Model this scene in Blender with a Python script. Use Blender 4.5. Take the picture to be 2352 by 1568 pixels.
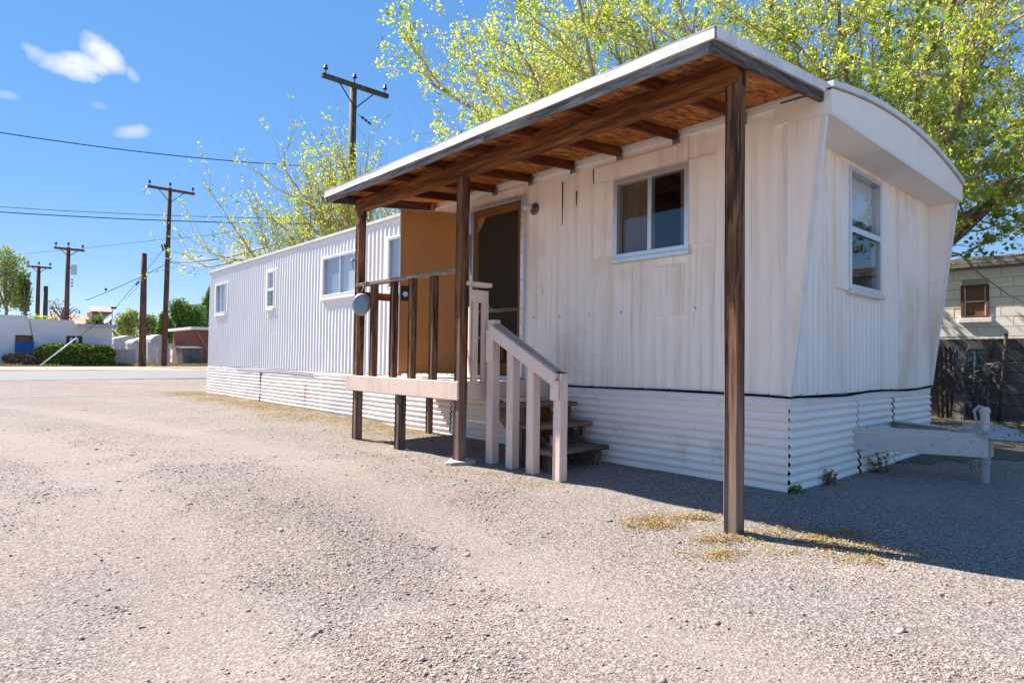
import bpy, bmesh, math, random
import numpy as np
from mathutils import Vector, Matrix

for o in list(bpy.data.objects): bpy.data.objects.remove(o)
SC = bpy.context.scene
COL = SC.collection
rad = math.radians

# ------------------------------------------------------------------ camera
# world frame: the mobile home's long side lies on x=0 and runs along +y, ground about z=0
FPX = 1877.97 / 3072 * 2352
CAM = np.array([-4.8739, -2.1935, 1.0110])
CR = np.array([0.74342595, -0.66868694, 0.01325255])
CU = np.array([-0.02841236, -0.0117786, 0.99952689])
CF = np.array([0.66821448, 0.74345076, 0.02775549])
cam = bpy.data.cameras.new('camera'); camo = bpy.data.objects.new('camera', cam); COL.objects.link(camo)
cam.sensor_width = 36; cam.lens = 36 * 1877.97 / 3072; cam.clip_end = 3000; cam.clip_start = .05
camo.matrix_world = Matrix(((CR[0], CU[0], -CF[0], CAM[0]), (CR[1], CU[1], -CF[1], CAM[1]), (CR[2], CU[2], -CF[2], CAM[2]), (0, 0, 0, 1)))
SC.camera = camo

def pdir(px, py): return (px - 1176) / FPX * CR - (py - 784) / FPX * CU + CF
def at(px, py, ax, val):                      # survey helper: where the sight line through a photo point meets a plane
    d = pdir(px, py); t = (val - CAM[ax]) / d[ax]; return CAM + t * d

# ------------------------------------------------------------------ sky, sun, exposure
SUNV = Vector((-0.245, 0.93, 1.0)).normalized()
W = bpy.data.worlds.new('World'); SC.world = W; W.use_nodes = True
wn, wl = W.node_tree.nodes, W.node_tree.links
wn.clear()
def wnode(t, **k):
    n = wn.new(t)
    for a, b in k.items(): setattr(n, a, b)
    return n
def wset(sock, v):
    if isinstance(v, bpy.types.NodeSocket): wl.new(v, sock)
    else: sock.default_value = v
def wm(op, a, b=0.0, c=None, clamp=False):
    n = wnode('ShaderNodeMath', operation=op, use_clamp=clamp); wset(n.inputs[0], a); wset(n.inputs[1], b)
    if c is not None: wset(n.inputs[2], c)
    return n.outputs[0]
sky = wnode('ShaderNodeTexSky', sky_type='NISHITA', sun_disc=False)
sky.sun_elevation = math.asin(SUNV.z); sky.sun_rotation = math.atan2(SUNV.x, SUNV.y)
sky.altitude = 1200; sky.air_density = 0.7; sky.dust_density = 0.0; sky.ozone_density = 3.0
tcn = wnode('ShaderNodeTexCoord'); DIR = tcn.outputs['Generated']
def wdot(v):
    n = wnode('ShaderNodeVectorMath', operation='DOT_PRODUCT'); wl.new(DIR, n.inputs[0]); n.inputs[1].default_value = tuple(v); return n.outputs['Value']
nz = wnode('ShaderNodeTexNoise'); wl.new(DIR, nz.inputs['Vector']); nz.inputs['Scale'].default_value = 19; nz.inputs['Detail'].default_value = 9; nz.inputs['Roughness'].default_value = .62
NV = wm('MULTIPLY', wm('SUBTRACT', nz.outputs['Fac'], .5), 2.5)
def cloud(px, py, a, b, ang, gain=1.0, soft=1.15):
    c = pdir(px, py); c = c / np.linalg.norm(c)
    r = np.cross(c, (0, 0, 1)); r /= np.linalg.norm(r); u = np.cross(r, c)
    ca, sa = math.cos(rad(ang)), math.sin(rad(ang))
    r, u = r * ca + u * sa, u * ca - r * sa
    w = wm('MAXIMUM', wdot(c), .01)
    x = wm('DIVIDE', wdot(r), w); y = wm('DIVIDE', wdot(u), w)
    k = FPX
    x = wm('MULTIPLY', x, k / a); y = wm('MULTIPLY', y, k / b); q = wm('MULTIPLY_ADD', x, x, wm('MULTIPLY', y, y))
    m = wm('ADD', wm('SUBTRACT', 1.0, q), NV)
    front = wm('GREATER_THAN', wdot(c), .5)
    return wm('MULTIPLY', wm('MULTIPLY', wm('MULTIPLY', m, 1.0 / soft, clamp=True), gain, clamp=True), front)
ms = [cloud(155, 152, 62, 22, -8, 1.0), cloud(238, 128, 42, 27, -38, 1.0), cloud(95, 128, 34, 15, -25, .6), cloud(195, 148, 54, 21, 0, 1.0), cloud(303, 172, 18, 10, -50, .3),
      cloud(300, 304, 34, 14, 18, .5), cloud(12, 218, 22, 9, 0, .35), cloud(228, 243, 18, 8, 0, .25),
      cloud(450, 598, 42, 15, 0, .5), cloud(585, 588, 80, 28, 10, .5)]
tot = ms[0]
for m in ms[1:]: tot = wm('MAXIMUM', tot, m)
mixn = wnode('ShaderNodeMix', data_type='RGBA'); wset(mixn.inputs['Factor'], tot)
gam = wnode('ShaderNodeGamma'); wl.new(sky.outputs[0], gam.inputs[0]); gam.inputs[1].default_value = .30      # even tone curve over the whole sky: flatter, as a compressed photograph shows it
hs = wnode('ShaderNodeHueSaturation'); wl.new(gam.outputs[0], hs.inputs['Color']); hs.inputs['Saturation'].default_value = 1.5; hs.inputs['Value'].default_value = 2.2
hs2 = wnode('ShaderNodeHueSaturation'); wl.new(hs.outputs[0], hs2.inputs['Color']); hs2.inputs['Saturation'].default_value = 1.68; hs2.inputs['Hue'].default_value = .511
wl.new(hs2.outputs[0], mixn.inputs[6]); mixn.inputs[7].default_value = (4.1, 4.1, 4.2, 1)
bg = wnode('ShaderNodeBackground'); bg.inputs['Strength'].default_value = .10; wl.new(mixn.outputs[2], bg.inputs['Color'])
wo = wnode('ShaderNodeOutputWorld'); wl.new(bg.outputs[0], wo.inputs[0])

sl = bpy.data.lights.new('sun', 'SUN'); sl.energy = 4.7; sl.angle = rad(.53); sl.color = (1.0, .90, .78)
so = bpy.data.objects.new('sun', sl); COL.objects.link(so); so.location = (-8, 25, 30)
so.rotation_euler = (-SUNV).to_track_quat('-Z', 'Y').to_euler()
SC.view_settings.view_transform = 'Standard'; SC.view_settings.look = 'None'
SC.view_settings.exposure = 1.44; SC.view_settings.gamma = 1.0; SC.view_settings.use_curve_mapping = False
SC.render.engine = 'CYCLES'
SC.cycles.max_bounces = 6; SC.cycles.diffuse_bounces = 4; SC.cycles.glossy_bounces = 2; SC.cycles.transmission_bounces = 3; SC.cycles.transparent_max_bounces = 24

# ------------------------------------------------------------------ material kit
MATS = {}
def pm(name, base, layers=(), rough=.75, bump=(), spec=.35, metal=0.0, rnd=0.0, hue=None, trans=0.0, coord='Object'):
    """base colour, layers [(colour, (sx,sy,sz), kind, lo, hi, amount)], bump [((sx,sy,sz), strength, kind, dist)]"""
    m = bpy.data.materials.new(name); m.use_nodes = True; n, l = m.node_tree.nodes, m.node_tree.links
    p = n['Principled BSDF']; out = n['Material Output']
    tc = n.new('ShaderNodeTexCoord'); oi = n.new('ShaderNodeObjectInfo')
    off = n.new('ShaderNodeVectorMath'); off.operation = 'ADD'; l.new(tc.outputs[coord], off.inputs[0])
    sc_ = n.new('ShaderNodeVectorMath'); sc_.operation = 'SCALE'; sc_.inputs[0].default_value = (7.1, 3.7, 5.3); l.new(oi.outputs['Random'], sc_.inputs['Scale']); l.new(sc_.outputs[0], off.inputs[1])
    V = off.outputs[0]
    def tex(s, kind):
        mp = n.new('ShaderNodeMapping'); mp.inputs['Scale'].default_value = s; l.new(V, mp.inputs['Vector'])
        if kind == 'v':
            t = n.new('ShaderNodeTexVoronoi'); t.inputs['Scale'].default_value = 1; l.new(mp.outputs[0], t.inputs['Vector'])
            g = n.new('ShaderNodeSeparateColor'); l.new(t.outputs['Color'], g.inputs[0]); return g.outputs[0]
        if kind == 'd':
            t = n.new('ShaderNodeTexVoronoi'); t.inputs['Scale'].default_value = 1; l.new(mp.outputs[0], t.inputs['Vector']); return t.outputs['Distance']
        t = n.new('ShaderNodeTexNoise'); t.inputs['Scale'].default_value = 1; t.inputs['Detail'].default_value = 5 if kind == 'n' else 2
        t.inputs['Roughness'].default_value = .62; l.new(mp.outputs[0], t.inputs['Vector']); return t.outputs['Fac']
    rgb = n.new('ShaderNodeRGB'); rgb.outputs[0].default_value = (*base, 1); c = rgb.outputs[0]
    for (col, s, kind, lo, hi, amt) in layers:
        f = tex(s, kind); mr = n.new('ShaderNodeMapRange'); mr.inputs['From Min'].default_value = lo; mr.inputs['From Max'].default_value = hi
        mr.inputs['To Max'].default_value = amt; l.new(f, mr.inputs['Value'])
        mx = n.new('ShaderNodeMix'); mx.data_type = 'RGBA'; l.new(mr.outputs[0], mx.inputs['Factor']); l.new(c, mx.inputs[6]); mx.inputs[7].default_value = (*col, 1); c = mx.outputs[2]
    if rnd:
        ge = n.new('ShaderNodeNewGeometry') if rnd < 0 else None
        src = ge.outputs['Random Per Island'] if ge else oi.outputs['Random']
        mr = n.new('ShaderNodeMapRange'); mr.inputs['To Min'].default_value = 1 - abs(rnd); mr.inputs['To Max'].default_value = 1 + abs(rnd); l.new(src, mr.inputs['Value'])
        h = n.new('ShaderNodeHueSaturation'); l.new(c, h.inputs['Color']); l.new(mr.outputs[0], h.inputs['Value']); c = h.outputs[0]
    if hue:
        ge = n.new('ShaderNodeNewGeometry'); cr = n.new('ShaderNodeValToRGB'); l.new(ge.outputs['Random Per Island'], cr.inputs[0])
        el = cr.color_ramp.elements; el[0].position = hue[0][0]; el[0].color = (*hue[0][1], 1); el[1].position = hue[-1][0]; el[1].color = (*hue[-1][1], 1)
        for q, k in hue[1:-1]: e = el.new(q); e.color = (*k, 1)
        mx = n.new('ShaderNodeMix'); mx.data_type = 'RGBA'; mx.blend_type = 'MULTIPLY'; mx.inputs['Factor'].default_value = 1; l.new(c, mx.inputs[6]); l.new(cr.outputs[0], mx.inputs[7]); c = mx.outputs[2]
    l.new(c, p.inputs['Base Color'])
    p.inputs['Roughness'].default_value = rough; p.inputs['Metallic'].default_value = metal; p.inputs['Specular IOR Level'].default_value = spec
    prev = None
    for (s, st, kind, dist) in bump:
        b = n.new('ShaderNodeBump'); b.inputs['Strength'].default_value = st; b.inputs['Distance'].default_value = dist; l.new(tex(s, kind), b.inputs['Height'])
        if prev: l.new(prev, b.inputs['Normal'])
        prev = b.outputs[0]
    if prev: l.new(prev, p.inputs['Normal'])
    if trans:
        t = n.new('ShaderNodeBsdfTranslucent'); l.new(c, t.inputs['Color']); ms_ = n.new('ShaderNodeMixShader'); ms_.inputs[0].default_value = trans
        l.new(p.outputs[0], ms_.inputs[1]); l.new(t.outputs[0], ms_.inputs[2]); l.new(ms_.outputs[0], out.inputs[0])
    MATS[name] = m; return m

def glassmat(name, tint, refl=.12, rough=.03, see=.8, wavy=0.0):
    m = bpy.data.materials.new(name); m.use_nodes = True; n, l = m.node_tree.nodes, m.node_tree.links; n.clear()
    out = n.new('ShaderNodeOutputMaterial'); tr = n.new('ShaderNodeBsdfTransparent'); tr.inputs[0].default_value = (tint[0] * see, tint[1] * see, tint[2] * see, 1)
    gl = n.new('ShaderNodeBsdfGlossy'); gl.inputs['Roughness'].default_value = rough; gl.inputs[0].default_value = (.95, .97, 1, 1)
    lw = n.new('ShaderNodeLayerWeight'); lw.inputs[0].default_value = .25; mr = n.new('ShaderNodeMapRange'); l.new(lw.outputs['Fresnel'], mr.inputs['Value'])
    mr.inputs['To Min'].default_value = refl; mr.inputs['To Max'].default_value = 1
    if wavy:
        tc = n.new('ShaderNodeTexCoord'); t = n.new('ShaderNodeTexVoronoi'); t.inputs['Scale'].default_value = 55; l.new(tc.outputs['Object'], t.inputs['Vector'])
        b = n.new('ShaderNodeBump'); b.inputs['Strength'].default_value = wavy; b.inputs['Distance'].default_value = .01; l.new(t.outputs['Distance'], b.inputs['Height']); l.new(b.outputs[0], gl.inputs['Normal'])
    ge = n.new('ShaderNodeNewGeometry'); inv = n.new('ShaderNodeMath'); inv.operation = 'SUBTRACT'; inv.inputs[0].default_value = 1; l.new(ge.outputs['Backfacing'], inv.inputs[1])
    fm = n.new('ShaderNodeMath'); fm.operation = 'MULTIPLY'; l.new(mr.outputs[0], fm.inputs[0]); l.new(inv.outputs[0], fm.inputs[1])      # the pane's inner faces only let light through
    mx = n.new('ShaderNodeMixShader'); l.new(fm.outputs[0], mx.inputs[0]); l.new(tr.outputs[0], mx.inputs[1]); l.new(gl.outputs[0], mx.inputs[2]); l.new(mx.outputs[0], out.inputs[0])
    MATS[name] = m; return m

# painted metal of the mobile home: chalky white, rust-brown run-off streaks and grime with shapes of their own
pm('siding', (.97, .875, .775), [((.80, .60, .42), (7, 7, .42), 'n', .49, .68, .55), ((.42, .27, .17), (24, 24, .65), 'n', .59, .73, .45), ((.68, .49, .34), (1.1, 1.1, .8), 'n', .50, .68, .55), ((.34, .23, .16), (60, 60, 2.2), 'n', .66, .76, .5), ((.22, .16, .13), (60, 60, 9), 'n', .73, .81, .6)], rough=.55, bump=[((3, 3, 2), .12, 's', .02)])  # base colour warmed to offset blue skylight on the shaded near and front walls
pm('siding_sunlit', (.88, .855, .83), [((.70, .64, .56), (9, 9, .5), 'n', .58, .78, .4), ((.60, .50, .40), (26, 26, .9), 'n', .68, .80, .4), ((.72, .68, .62), (1.3, 1.3, .9), 'n', .55, .75, .3)], rough=.5)  # same paint with fewer stains; base colour kept neutral for the sunlit side
pm('skirt_metal', (.94, .85, .765), [((.72, .60, .50), (1.2, 1.2, 7), 'n', .52, .74, .5), ((.45, .34, .26), (4, 4, 2), 'n', .60, .76, .4), ((.34, .24, .17), (9, 9, 9), 'n', .66, .78, .55), ((.18, .14, .11), (40, 40, 22), 'n', .72, .8, .7)], rough=.5, bump=[((2, 2, 2), .1, 's', .03)])
pm('trim_white', (.80, .78, .76), [((.55, .46, .38), (4, 4, 4), 'n', .55, .75, .5), ((.25, .2, .17), (30, 30, 30), 'n', .70, .8, .6)], rough=.5)
pm('roof_coat', (.74, .73, .72), [((.50, .48, .46), (3, 3, 6), 'n', .48, .72, .7), ((.25, .24, .25), (12, 12, 12), 'n', .62, .75, .6)], rough=.65, bump=[((14, 14, 14), .25, 'n', .01)])
pm('drip_metal', (.80, .785, .77), [((.58, .565, .56), (5, 2.5, 5), 'n', .45, .66, .8), ((.66, .65, .64), (12, 9, 2), 'n', .55, .7, .6), ((.20, .19, .19), (30, 30, 8), 'n', .64, .74, .6)], rough=.6)
pm('visor_paint', (.92, .855, .775), [((.70, .61, .52), (1.6, 1.6, 2.6), 'n', .45, .75, .5), ((.40, .35, .31), (9, 9, 5), 'n', .66, .8, .5)], rough=.6)
pm('aluminium', (.72, .72, .73), [((.45, .44, .44), (20, 20, 20), 'n', .5, .75, .5)], rough=.38, metal=.75)
pm('window_white', (.78, .78, .78), [((.5, .47, .44), (14, 14, 14), 'n', .55, .75, .5)], rough=.4)
def wood(name, base, dark, light, ax, rough=.8, grain=1.0):
    s = [38, 38, 38]; s[ax] = 1.6; f = [110, 110, 110]; f[ax] = 4; g = [7, 7, 7]; g[ax] = 1.1; h = [16, 16, 16]; h[ax] = 1.7
    pm(name, base, [(dark, tuple(g), 'n', .46, .64, .85 * grain), (light, tuple(h), 'n', .54, .66, .6 * grain), (dark, tuple(s), 'n', .49, .60, .95 * grain), (light, tuple(f), 'n', .56, .68, .8 * grain)], rough=rough, bump=[(tuple(s), .5, 'n', .006), (tuple(f), .4, 'n', .003)], spec=.25, rnd=.15)
wood('post_wood', (.205, .088, .042), (.026, .012, .008), (.42, .24, .13), 2)
def foot_weather(mat):
    m = MATS[mat]; n, l = m.node_tree.nodes, m.node_tree.links; p = n['Principled BSDF']; src = p.inputs['Base Color'].links[0].from_socket
    tc = n.new('ShaderNodeTexCoord'); sp = n.new('ShaderNodeSeparateXYZ'); l.new(tc.outputs['Object'], sp.inputs[0])
    t = n.new('ShaderNodeTexNoise'); mp = n.new('ShaderNodeMapping'); mp.inputs['Scale'].default_value = (30, 30, 2.2); l.new(tc.outputs['Object'], mp.inputs['Vector']); l.new(mp.outputs[0], t.inputs['Vector']); t.inputs['Scale'].default_value = 1
    ad = n.new('ShaderNodeMath'); ad.operation = 'MULTIPLY_ADD'; l.new(t.outputs['Fac'], ad.inputs[0]); ad.inputs[1].default_value = -1.9; l.new(sp.outputs['Z'], ad.inputs[2])
    mr = n.new('ShaderNodeMapRange'); l.new(ad.outputs[0], mr.inputs['Value']); mr.inputs['From Min'].default_value = -.9; mr.inputs['From Max'].default_value = .25; mr.inputs['To Min'].default_value = .6; mr.inputs['To Max'].default_value = 0
    mx = n.new('ShaderNodeMix'); mx.data_type = 'RGBA'; l.new(mr.outputs[0], mx.inputs['Factor']); l.new(src, mx.inputs[6]); mx.inputs[7].default_value = (.27, .225, .195, 1); l.new(mx.outputs[2], p.inputs['Base Color'])
foot_weather('post_wood')
wood('beam_wood', (.25, .085, .022), (.085, .026, .008), (.40, .17, .06), 1)
wood('rafter_wood', (.15, .036, .010), (.055, .014, .005), (.25, .08, .025), 0)
wood('grey_wood_y', (.25, .235, .225), (.075, .065, .06), (.42, .40, .385), 1)
wood('grey_wood_x', (.115, .095, .085), (.04, .032, .028), (.22, .19, .17), 0)
wood('weathered_post', (.21, .165, .135), (.06, .045, .036), (.37, .31, .26), 2)
wood('rail_wood', (.34, .26, .19), (.12, .08, .055), (.52, .44, .34), 1)
wood('tread_wood', (.25, .17, .125), (.10, .065, .048), (.38, .29, .225), 0)
wood('orange_wood', (.50, .25, .08), (.32, .14, .04), (.62, .36, .15), 2, grain=.6)  # lighter orange wood, for the far-end uprights and the door gusset
wood('pole_wood', (.15, .075, .05), (.055, .028, .02), (.23, .13, .09), 2)
wood('pole_grey', (.105, .085, .072), (.04, .032, .027), (.17, .145, .125), 2)
wood('screen_wood', (.24, .09, .026), (.12, .045, .014), (.33, .14, .05), 2, grain=.6)
pm('osb', (.42, .125, .020), [((.62, .27, .07), (8, 30, 20), 'v', .58, .90, .85), ((.09, .028, .008), (9, 34, 20), 'v', .60, .90, .85), ((.33, .14, .04), (55, 14, 20), 'v', .72, .98, .5), ((.15, .05, .014), (1.6, 1.6, 1.6), 'n', .5, .75, .5)], rough=.8, bump=[((13, 42, 20), .3, 'v', .004)])
pm('pink_paint', (.78, .60, .50), [((.46, .34, .30), (5, 5, 2), 'n', .5, .75, .6), ((.22, .14, .10), (34, 34, 9), 'n', .67, .74, .9), ((.70, .60, .56), (22, 22, 6), 'n', .62, .76, .5)], rough=.7, bump=[((30, 30, 7), .35, 'n', .004)], rnd=.06)
pm('worn_pink', (.50, .385, .335), [((.30, .24, .21), (22, 5, 5), 'n', .46, .62, .7), ((.62, .50, .44), (30, 7, 7), 'n', .58, .7, .6)], rough=.8, bump=[((40, 4, 40), .4, 'n', .004)])
pm('floor_paint', (.66, .62, .58), [((.40, .33, .28), (16, 3, 16), 'n', .5, .7, .7)], rough=.7, rnd=.1)
pm('door_brown', (.52, .23, .075), [((.40, .17, .055), (.9, .9, .6), 'n', .45, .75, .7), ((.42, .21, .08), (120, 120, 12), 'n', .55, .8, .5)], rough=.75, spec=.1, bump=[((140, 140, 90), .15, 'n', .001)])
pm('dark_metal', (.03, .03, .033), rough=.5, metal=.3)
pm('dark_gap', (.02, .018, .016), rough=.9, spec=.05)
pm('black_cable', (.010, .010, .011), rough=.95, spec=.0)
pm('room', (.20, .17, .15), [((.12, .10, .09), (1, 1, 1), 'n', .4, .7, .6)], rough=.9)
pm('curtain', (.24, .165, .11), [((.12, .085, .06), (12, 12, .8), 'n', .4, .7, .7)], rough=.95)
pm('blind_white', (.90, .91, .92), [((.72, .74, .77), (3, 3, 70), 's', .45, .6, .5)], rough=.8, trans=.15)
glassmat('glass', (.95, .96, .96), .055, .02, .95)
glassmat('glass_dusty', (.95, .98, 1.0), .10, .10, .97)
glassmat('glass_ripple', (.9, .95, 1.0), .22, .12, .9, .5)
# insect screen
m = bpy.data.materials.new('insect_screen'); m.use_nodes = True; n_, l_ = m.node_tree.nodes, m.node_tree.links; n_.clear()
o_ = n_.new('ShaderNodeOutputMaterial'); t_ = n_.new('ShaderNodeBsdfTransparent'); d_ = n_.new('ShaderNodeBsdfDiffuse'); d_.inputs[0].default_value = (.075, .055, .038, 1)
x_ = n_.new('ShaderNodeMixShader'); x_.inputs[0].default_value = .55; l_.new(t_.outputs[0], x_.inputs[1]); l_.new(d_.outputs[0], x_.inputs[2]); l_.new(x_.outputs[0], o_.inputs[0]); MATS['insect_screen'] = m
pm('galvanised', (.27, .31, .335), [((.16, .185, .20), (14, 14, 14), 'n', .45, .7, .6)], rough=.45, metal=.5)
pm('tongue_paint', (.60, .56, .52), [((.38, .25, .17), (9, 9, 14), 'n', .58, .72, .6), ((.10, .07, .06), (42, 42, 42), 'n', .62, .70, .9), ((.42, .37, .33), (3, 3, 3), 'n', .5, .7, .6)], rough=.5, bump=[((40, 40, 40), .3, 'n', .003)])
pm('chipped_paint', (.40, .39, .375), [((.05, .05, .055), (26, 26, 26), 'n', .575, .63, .95), ((.30, .22, .18), (9, 9, 9), 'n', .64, .72, .6)], rough=.55, bump=[((26, 26, 26), .4, 'n', .003)])
pm('concrete', (.46, .43, .40), [((.30, .27, .25), (6, 6, 6), 'n', .45, .75, .8)], rough=.9, bump=[((40, 40, 40), .5, 'n', .006)])
# ground
pm('gravel', (.265, .232, .213), [((.335, .28, .25), (.5, .5, .5), 'n', .44, .62, .85), ((.265, .25, .245), (.7, .7, .7), 'n', .50, .64, .9), ((.375, .305, .245), (.33, .33, .33), 'n', .56, .70, .6), ((.27, .24, .225), (5.5, 5.5, 5.5), 'n', .52, .68, .6), ((.085, .077, .072), (95, 95, 95), 'v', .52, .92, .85), ((.56, .50, .455), (130, 130, 130), 'v', .64, 1.0, .75), ((.09, .08, .072), (210, 210, 210), 'v', .58, .92, .85), ((.09, .082, .075), (46, 46, 46), 'n', .54, .64, .8)],
   rough=.95, spec=.12, bump=[((95, 95, 95), .45, 'd', .008), ((38, 38, 38), .35, 'n', .012), ((3, 3, 3), .3, 'n', .04)])  # dark specks are stone tones plus painted small shadows between stones
def compact(mat):
    m = MATS[mat]; n, l = m.node_tree.nodes, m.node_tree.links; p = n['Principled BSDF']; src = p.inputs['Base Color'].links[0].from_socket
    at_ = n.new('ShaderNodeAttribute'); at_.attribute_name = 'worn'; mx = n.new('ShaderNodeMix'); mx.data_type = 'RGBA'
    l.new(at_.outputs['Fac'], mx.inputs['Factor']); l.new(src, mx.inputs[6]); mx.inputs[7].default_value = (.31, .268, .242, 1); l.new(mx.outputs[2], p.inputs['Base Color'])
compact('gravel')
pm('pebble', (.36, .315, .285), rough=.85, spec=.2, hue=[(0, (.55, .54, .56)), (.12, (.82, .81, .83)), (.45, (1.0, .98, .95)), (.75, (1.18, 1.08, 1.0)), (.93, (1.35, 1.26, 1.18)), (1.0, (.5, .42, .38))])
pm('asphalt', (.175, .175, .185), [((.235, .232, .235), (.3, 2.2, 1), 'n', .45, .7, .7), ((.15, .148, .155), (.15, 1.2, 1), 'n', .5, .7, .5)], rough=.9, bump=[((60, 60, 60), .4, 'n', .008)])
pm('dirt', (.32, .26, .21), [((.40, .33, .27), (.8, .8, .8), 'n', .45, .7, .7), ((.30, .23, .17), (2, 2, 2), 'n', .55, .75, .6)], rough=.95, bump=[((20, 20, 20), .5, 'n', .02)])
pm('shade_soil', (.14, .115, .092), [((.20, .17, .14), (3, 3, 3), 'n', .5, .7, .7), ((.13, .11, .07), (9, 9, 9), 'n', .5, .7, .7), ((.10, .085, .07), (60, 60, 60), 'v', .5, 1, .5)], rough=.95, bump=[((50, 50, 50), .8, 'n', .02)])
pm('catkin', (.43, .33, .165), rough=.9, spec=.1, hue=[(0, (.65, .6, .5)), (.5, (1, 1, 1)), (1, (1.25, 1.2, 1.0))], trans=.2)
pm('grass', (.23, .21, .075), rough=.9, hue=[(0, (.6, .75, .6)), (.5, (1, 1, 1)), (1, (1.4, 1.2, .9))], trans=.3)
# foliage
pm('leaf_spring', (.53, .59, .08), rough=.5, spec=.3, hue=[(0, (.40, .62, .5)), (.2, (.7, .92, .6)), (.5, (1, 1, .9)), (.75, (1.1, .98, 1.6)), (1, (1.1, .84, 2.4))], trans=.6)
pm('leaf_green', (.17, .31, .04), rough=.5, spec=.3, hue=[(0, (.5, .6, .5)), (.5, (1, 1, 1)), (1, (1.6, 1.35, 1.3))], trans=.40)
pm('leaf_dark', (.15, .28, .045), rough=.6, hue=[(0, (.5, .55, .5)), (.6, (1, 1, 1)), (1, (1.8, 1.6, 1.2))], trans=.3)
pm('leaf_grey', (.36, .45, .15), rough=.6, hue=[(0, (.5, .5, .5)), (.5, (1, 1, 1)), (1, (1.8, 1.6, 1.2))], trans=.3)
pm('leaf_hedge', (.14, .22, .03), rough=.6, hue=[(0, (.45, .5, .5)), (.5, (1, 1, 1)), (1, (1.9, 1.6, 1.3))], trans=.3)
pm('leaf_dry', (.28, .18, .12), rough=.8, hue=[(0, (.5, .5, .5)), (1, (1.5, 1.4, 1.3))], trans=.15)
pm('bark', (.21, .165, .135), [((.11, .085, .07), (14, 14, 3), 'n', .45, .7, .8), ((.36, .31, .27), (5, 5, 2), 'n', .55, .75, .6)], rough=.9, bump=[((26, 26, 6), .5, 'n', .01)])
pm('twig', (.30, .21, .12), [((.40, .30, .17), (4, 4, 4), 'n', .4, .7, .8)], rough=.85)
# background
pm('stucco', (.72, .715, .715), [((.60, .595, .60), (.7, .7, 1.4), 'n', .45, .75, .7), ((.5, .47, .45), (3, 3, .6), 'n', .62, .8, .5)], rough=.9, bump=[((12, 12, 12), .3, 'n', .02)])
pm('block_paint', (.84, .795, .74), [((.62, .57, .52), (3, 3, 6), 'n', .5, .75, .6), ((.48, .36, .26), (9, 9, 1.5), 'n', .68, .8, .4)], rough=.85, bump=[((50, 50, 50), .4, 'n', .004)], rnd=.05)
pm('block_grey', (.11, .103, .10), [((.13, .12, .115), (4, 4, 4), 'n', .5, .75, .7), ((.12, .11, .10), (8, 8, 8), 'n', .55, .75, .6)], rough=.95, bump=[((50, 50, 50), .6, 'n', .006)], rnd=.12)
pm('mortar', (.40, .38, .36), rough=.95)
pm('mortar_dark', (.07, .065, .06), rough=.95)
pm('blue_paint', (.035, .13, .33), [((.02, .075, .2), (1.5, 1.5, 1.5), 'n', .4, .7, .7)], rough=.6)
pm('brown_frame', (.13, .055, .032), [((.25, .14, .09), (20, 20, 20), 'n', .55, .75, .6)], rough=.7)
pm('wood_screen', (.20, .10, .055), [((.30, .17, .10), (5, 40, 40), 'n', .5, .7, .7)], rough=.9)
pm('eave_blue', (.36, .44, .50), rough=.7)
pm('tile_red', (.46, .20, .15), [((.62, .40, .33), (2, 2, 2), 'n', .45, .7, .8)], rough=.8)
pm('shed_white', (.50, .50, .51), [((.38, .38, .39), (14, 2, .5), 's', .45, .6, .6)], rough=.5)
pm('shed_roof', (.75, .74, .72), rough=.5)
pm('brown_stucco', (.26, .105, .075), [((.20, .08, .06), (1, 1, 1), 'n', .4, .7, .7)], rough=.9)
pm('dumpster_grey', (.10, .105, .12), [((.22, .23, .24), (2, 2, 2), 'n', .5, .7, .7)], rough=.6)
pm('steel_grey', (.45, .46, .47), rough=.5, metal=.4)
pm('porcelain', (.035, .03, .03), rough=.3)
pm('white_plastic', (.78, .78, .78), rough=.4)
pm('rusty_sheet', (.075, .058, .05), [((.14, .075, .045), (5, 5, 2), 'n', .5, .7, .7), ((.13, .125, .12), (2, 2, 2), 'n', .55, .75, .7)], rough=.7, metal=.3)
pm('post_green', (.035, .055, .06), [((.16, .08, .05), (9, 9, 5), 'n', .5, .7, .8)], rough=.7)
pm('post_blue', (.05, .14, .19), rough=.6)
pm('wire_bare', (.34, .325, .31), rough=.5, metal=.5)
pm('lamp_metal', (.13, .12, .11), [((.30, .29, .27), (40, 40, 40), 'n', .5, .7, .6)], rough=.35, metal=.6)
pm('lamp_glass', (.75, .74, .72), rough=.12, spec=.6, trans=.4)

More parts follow.
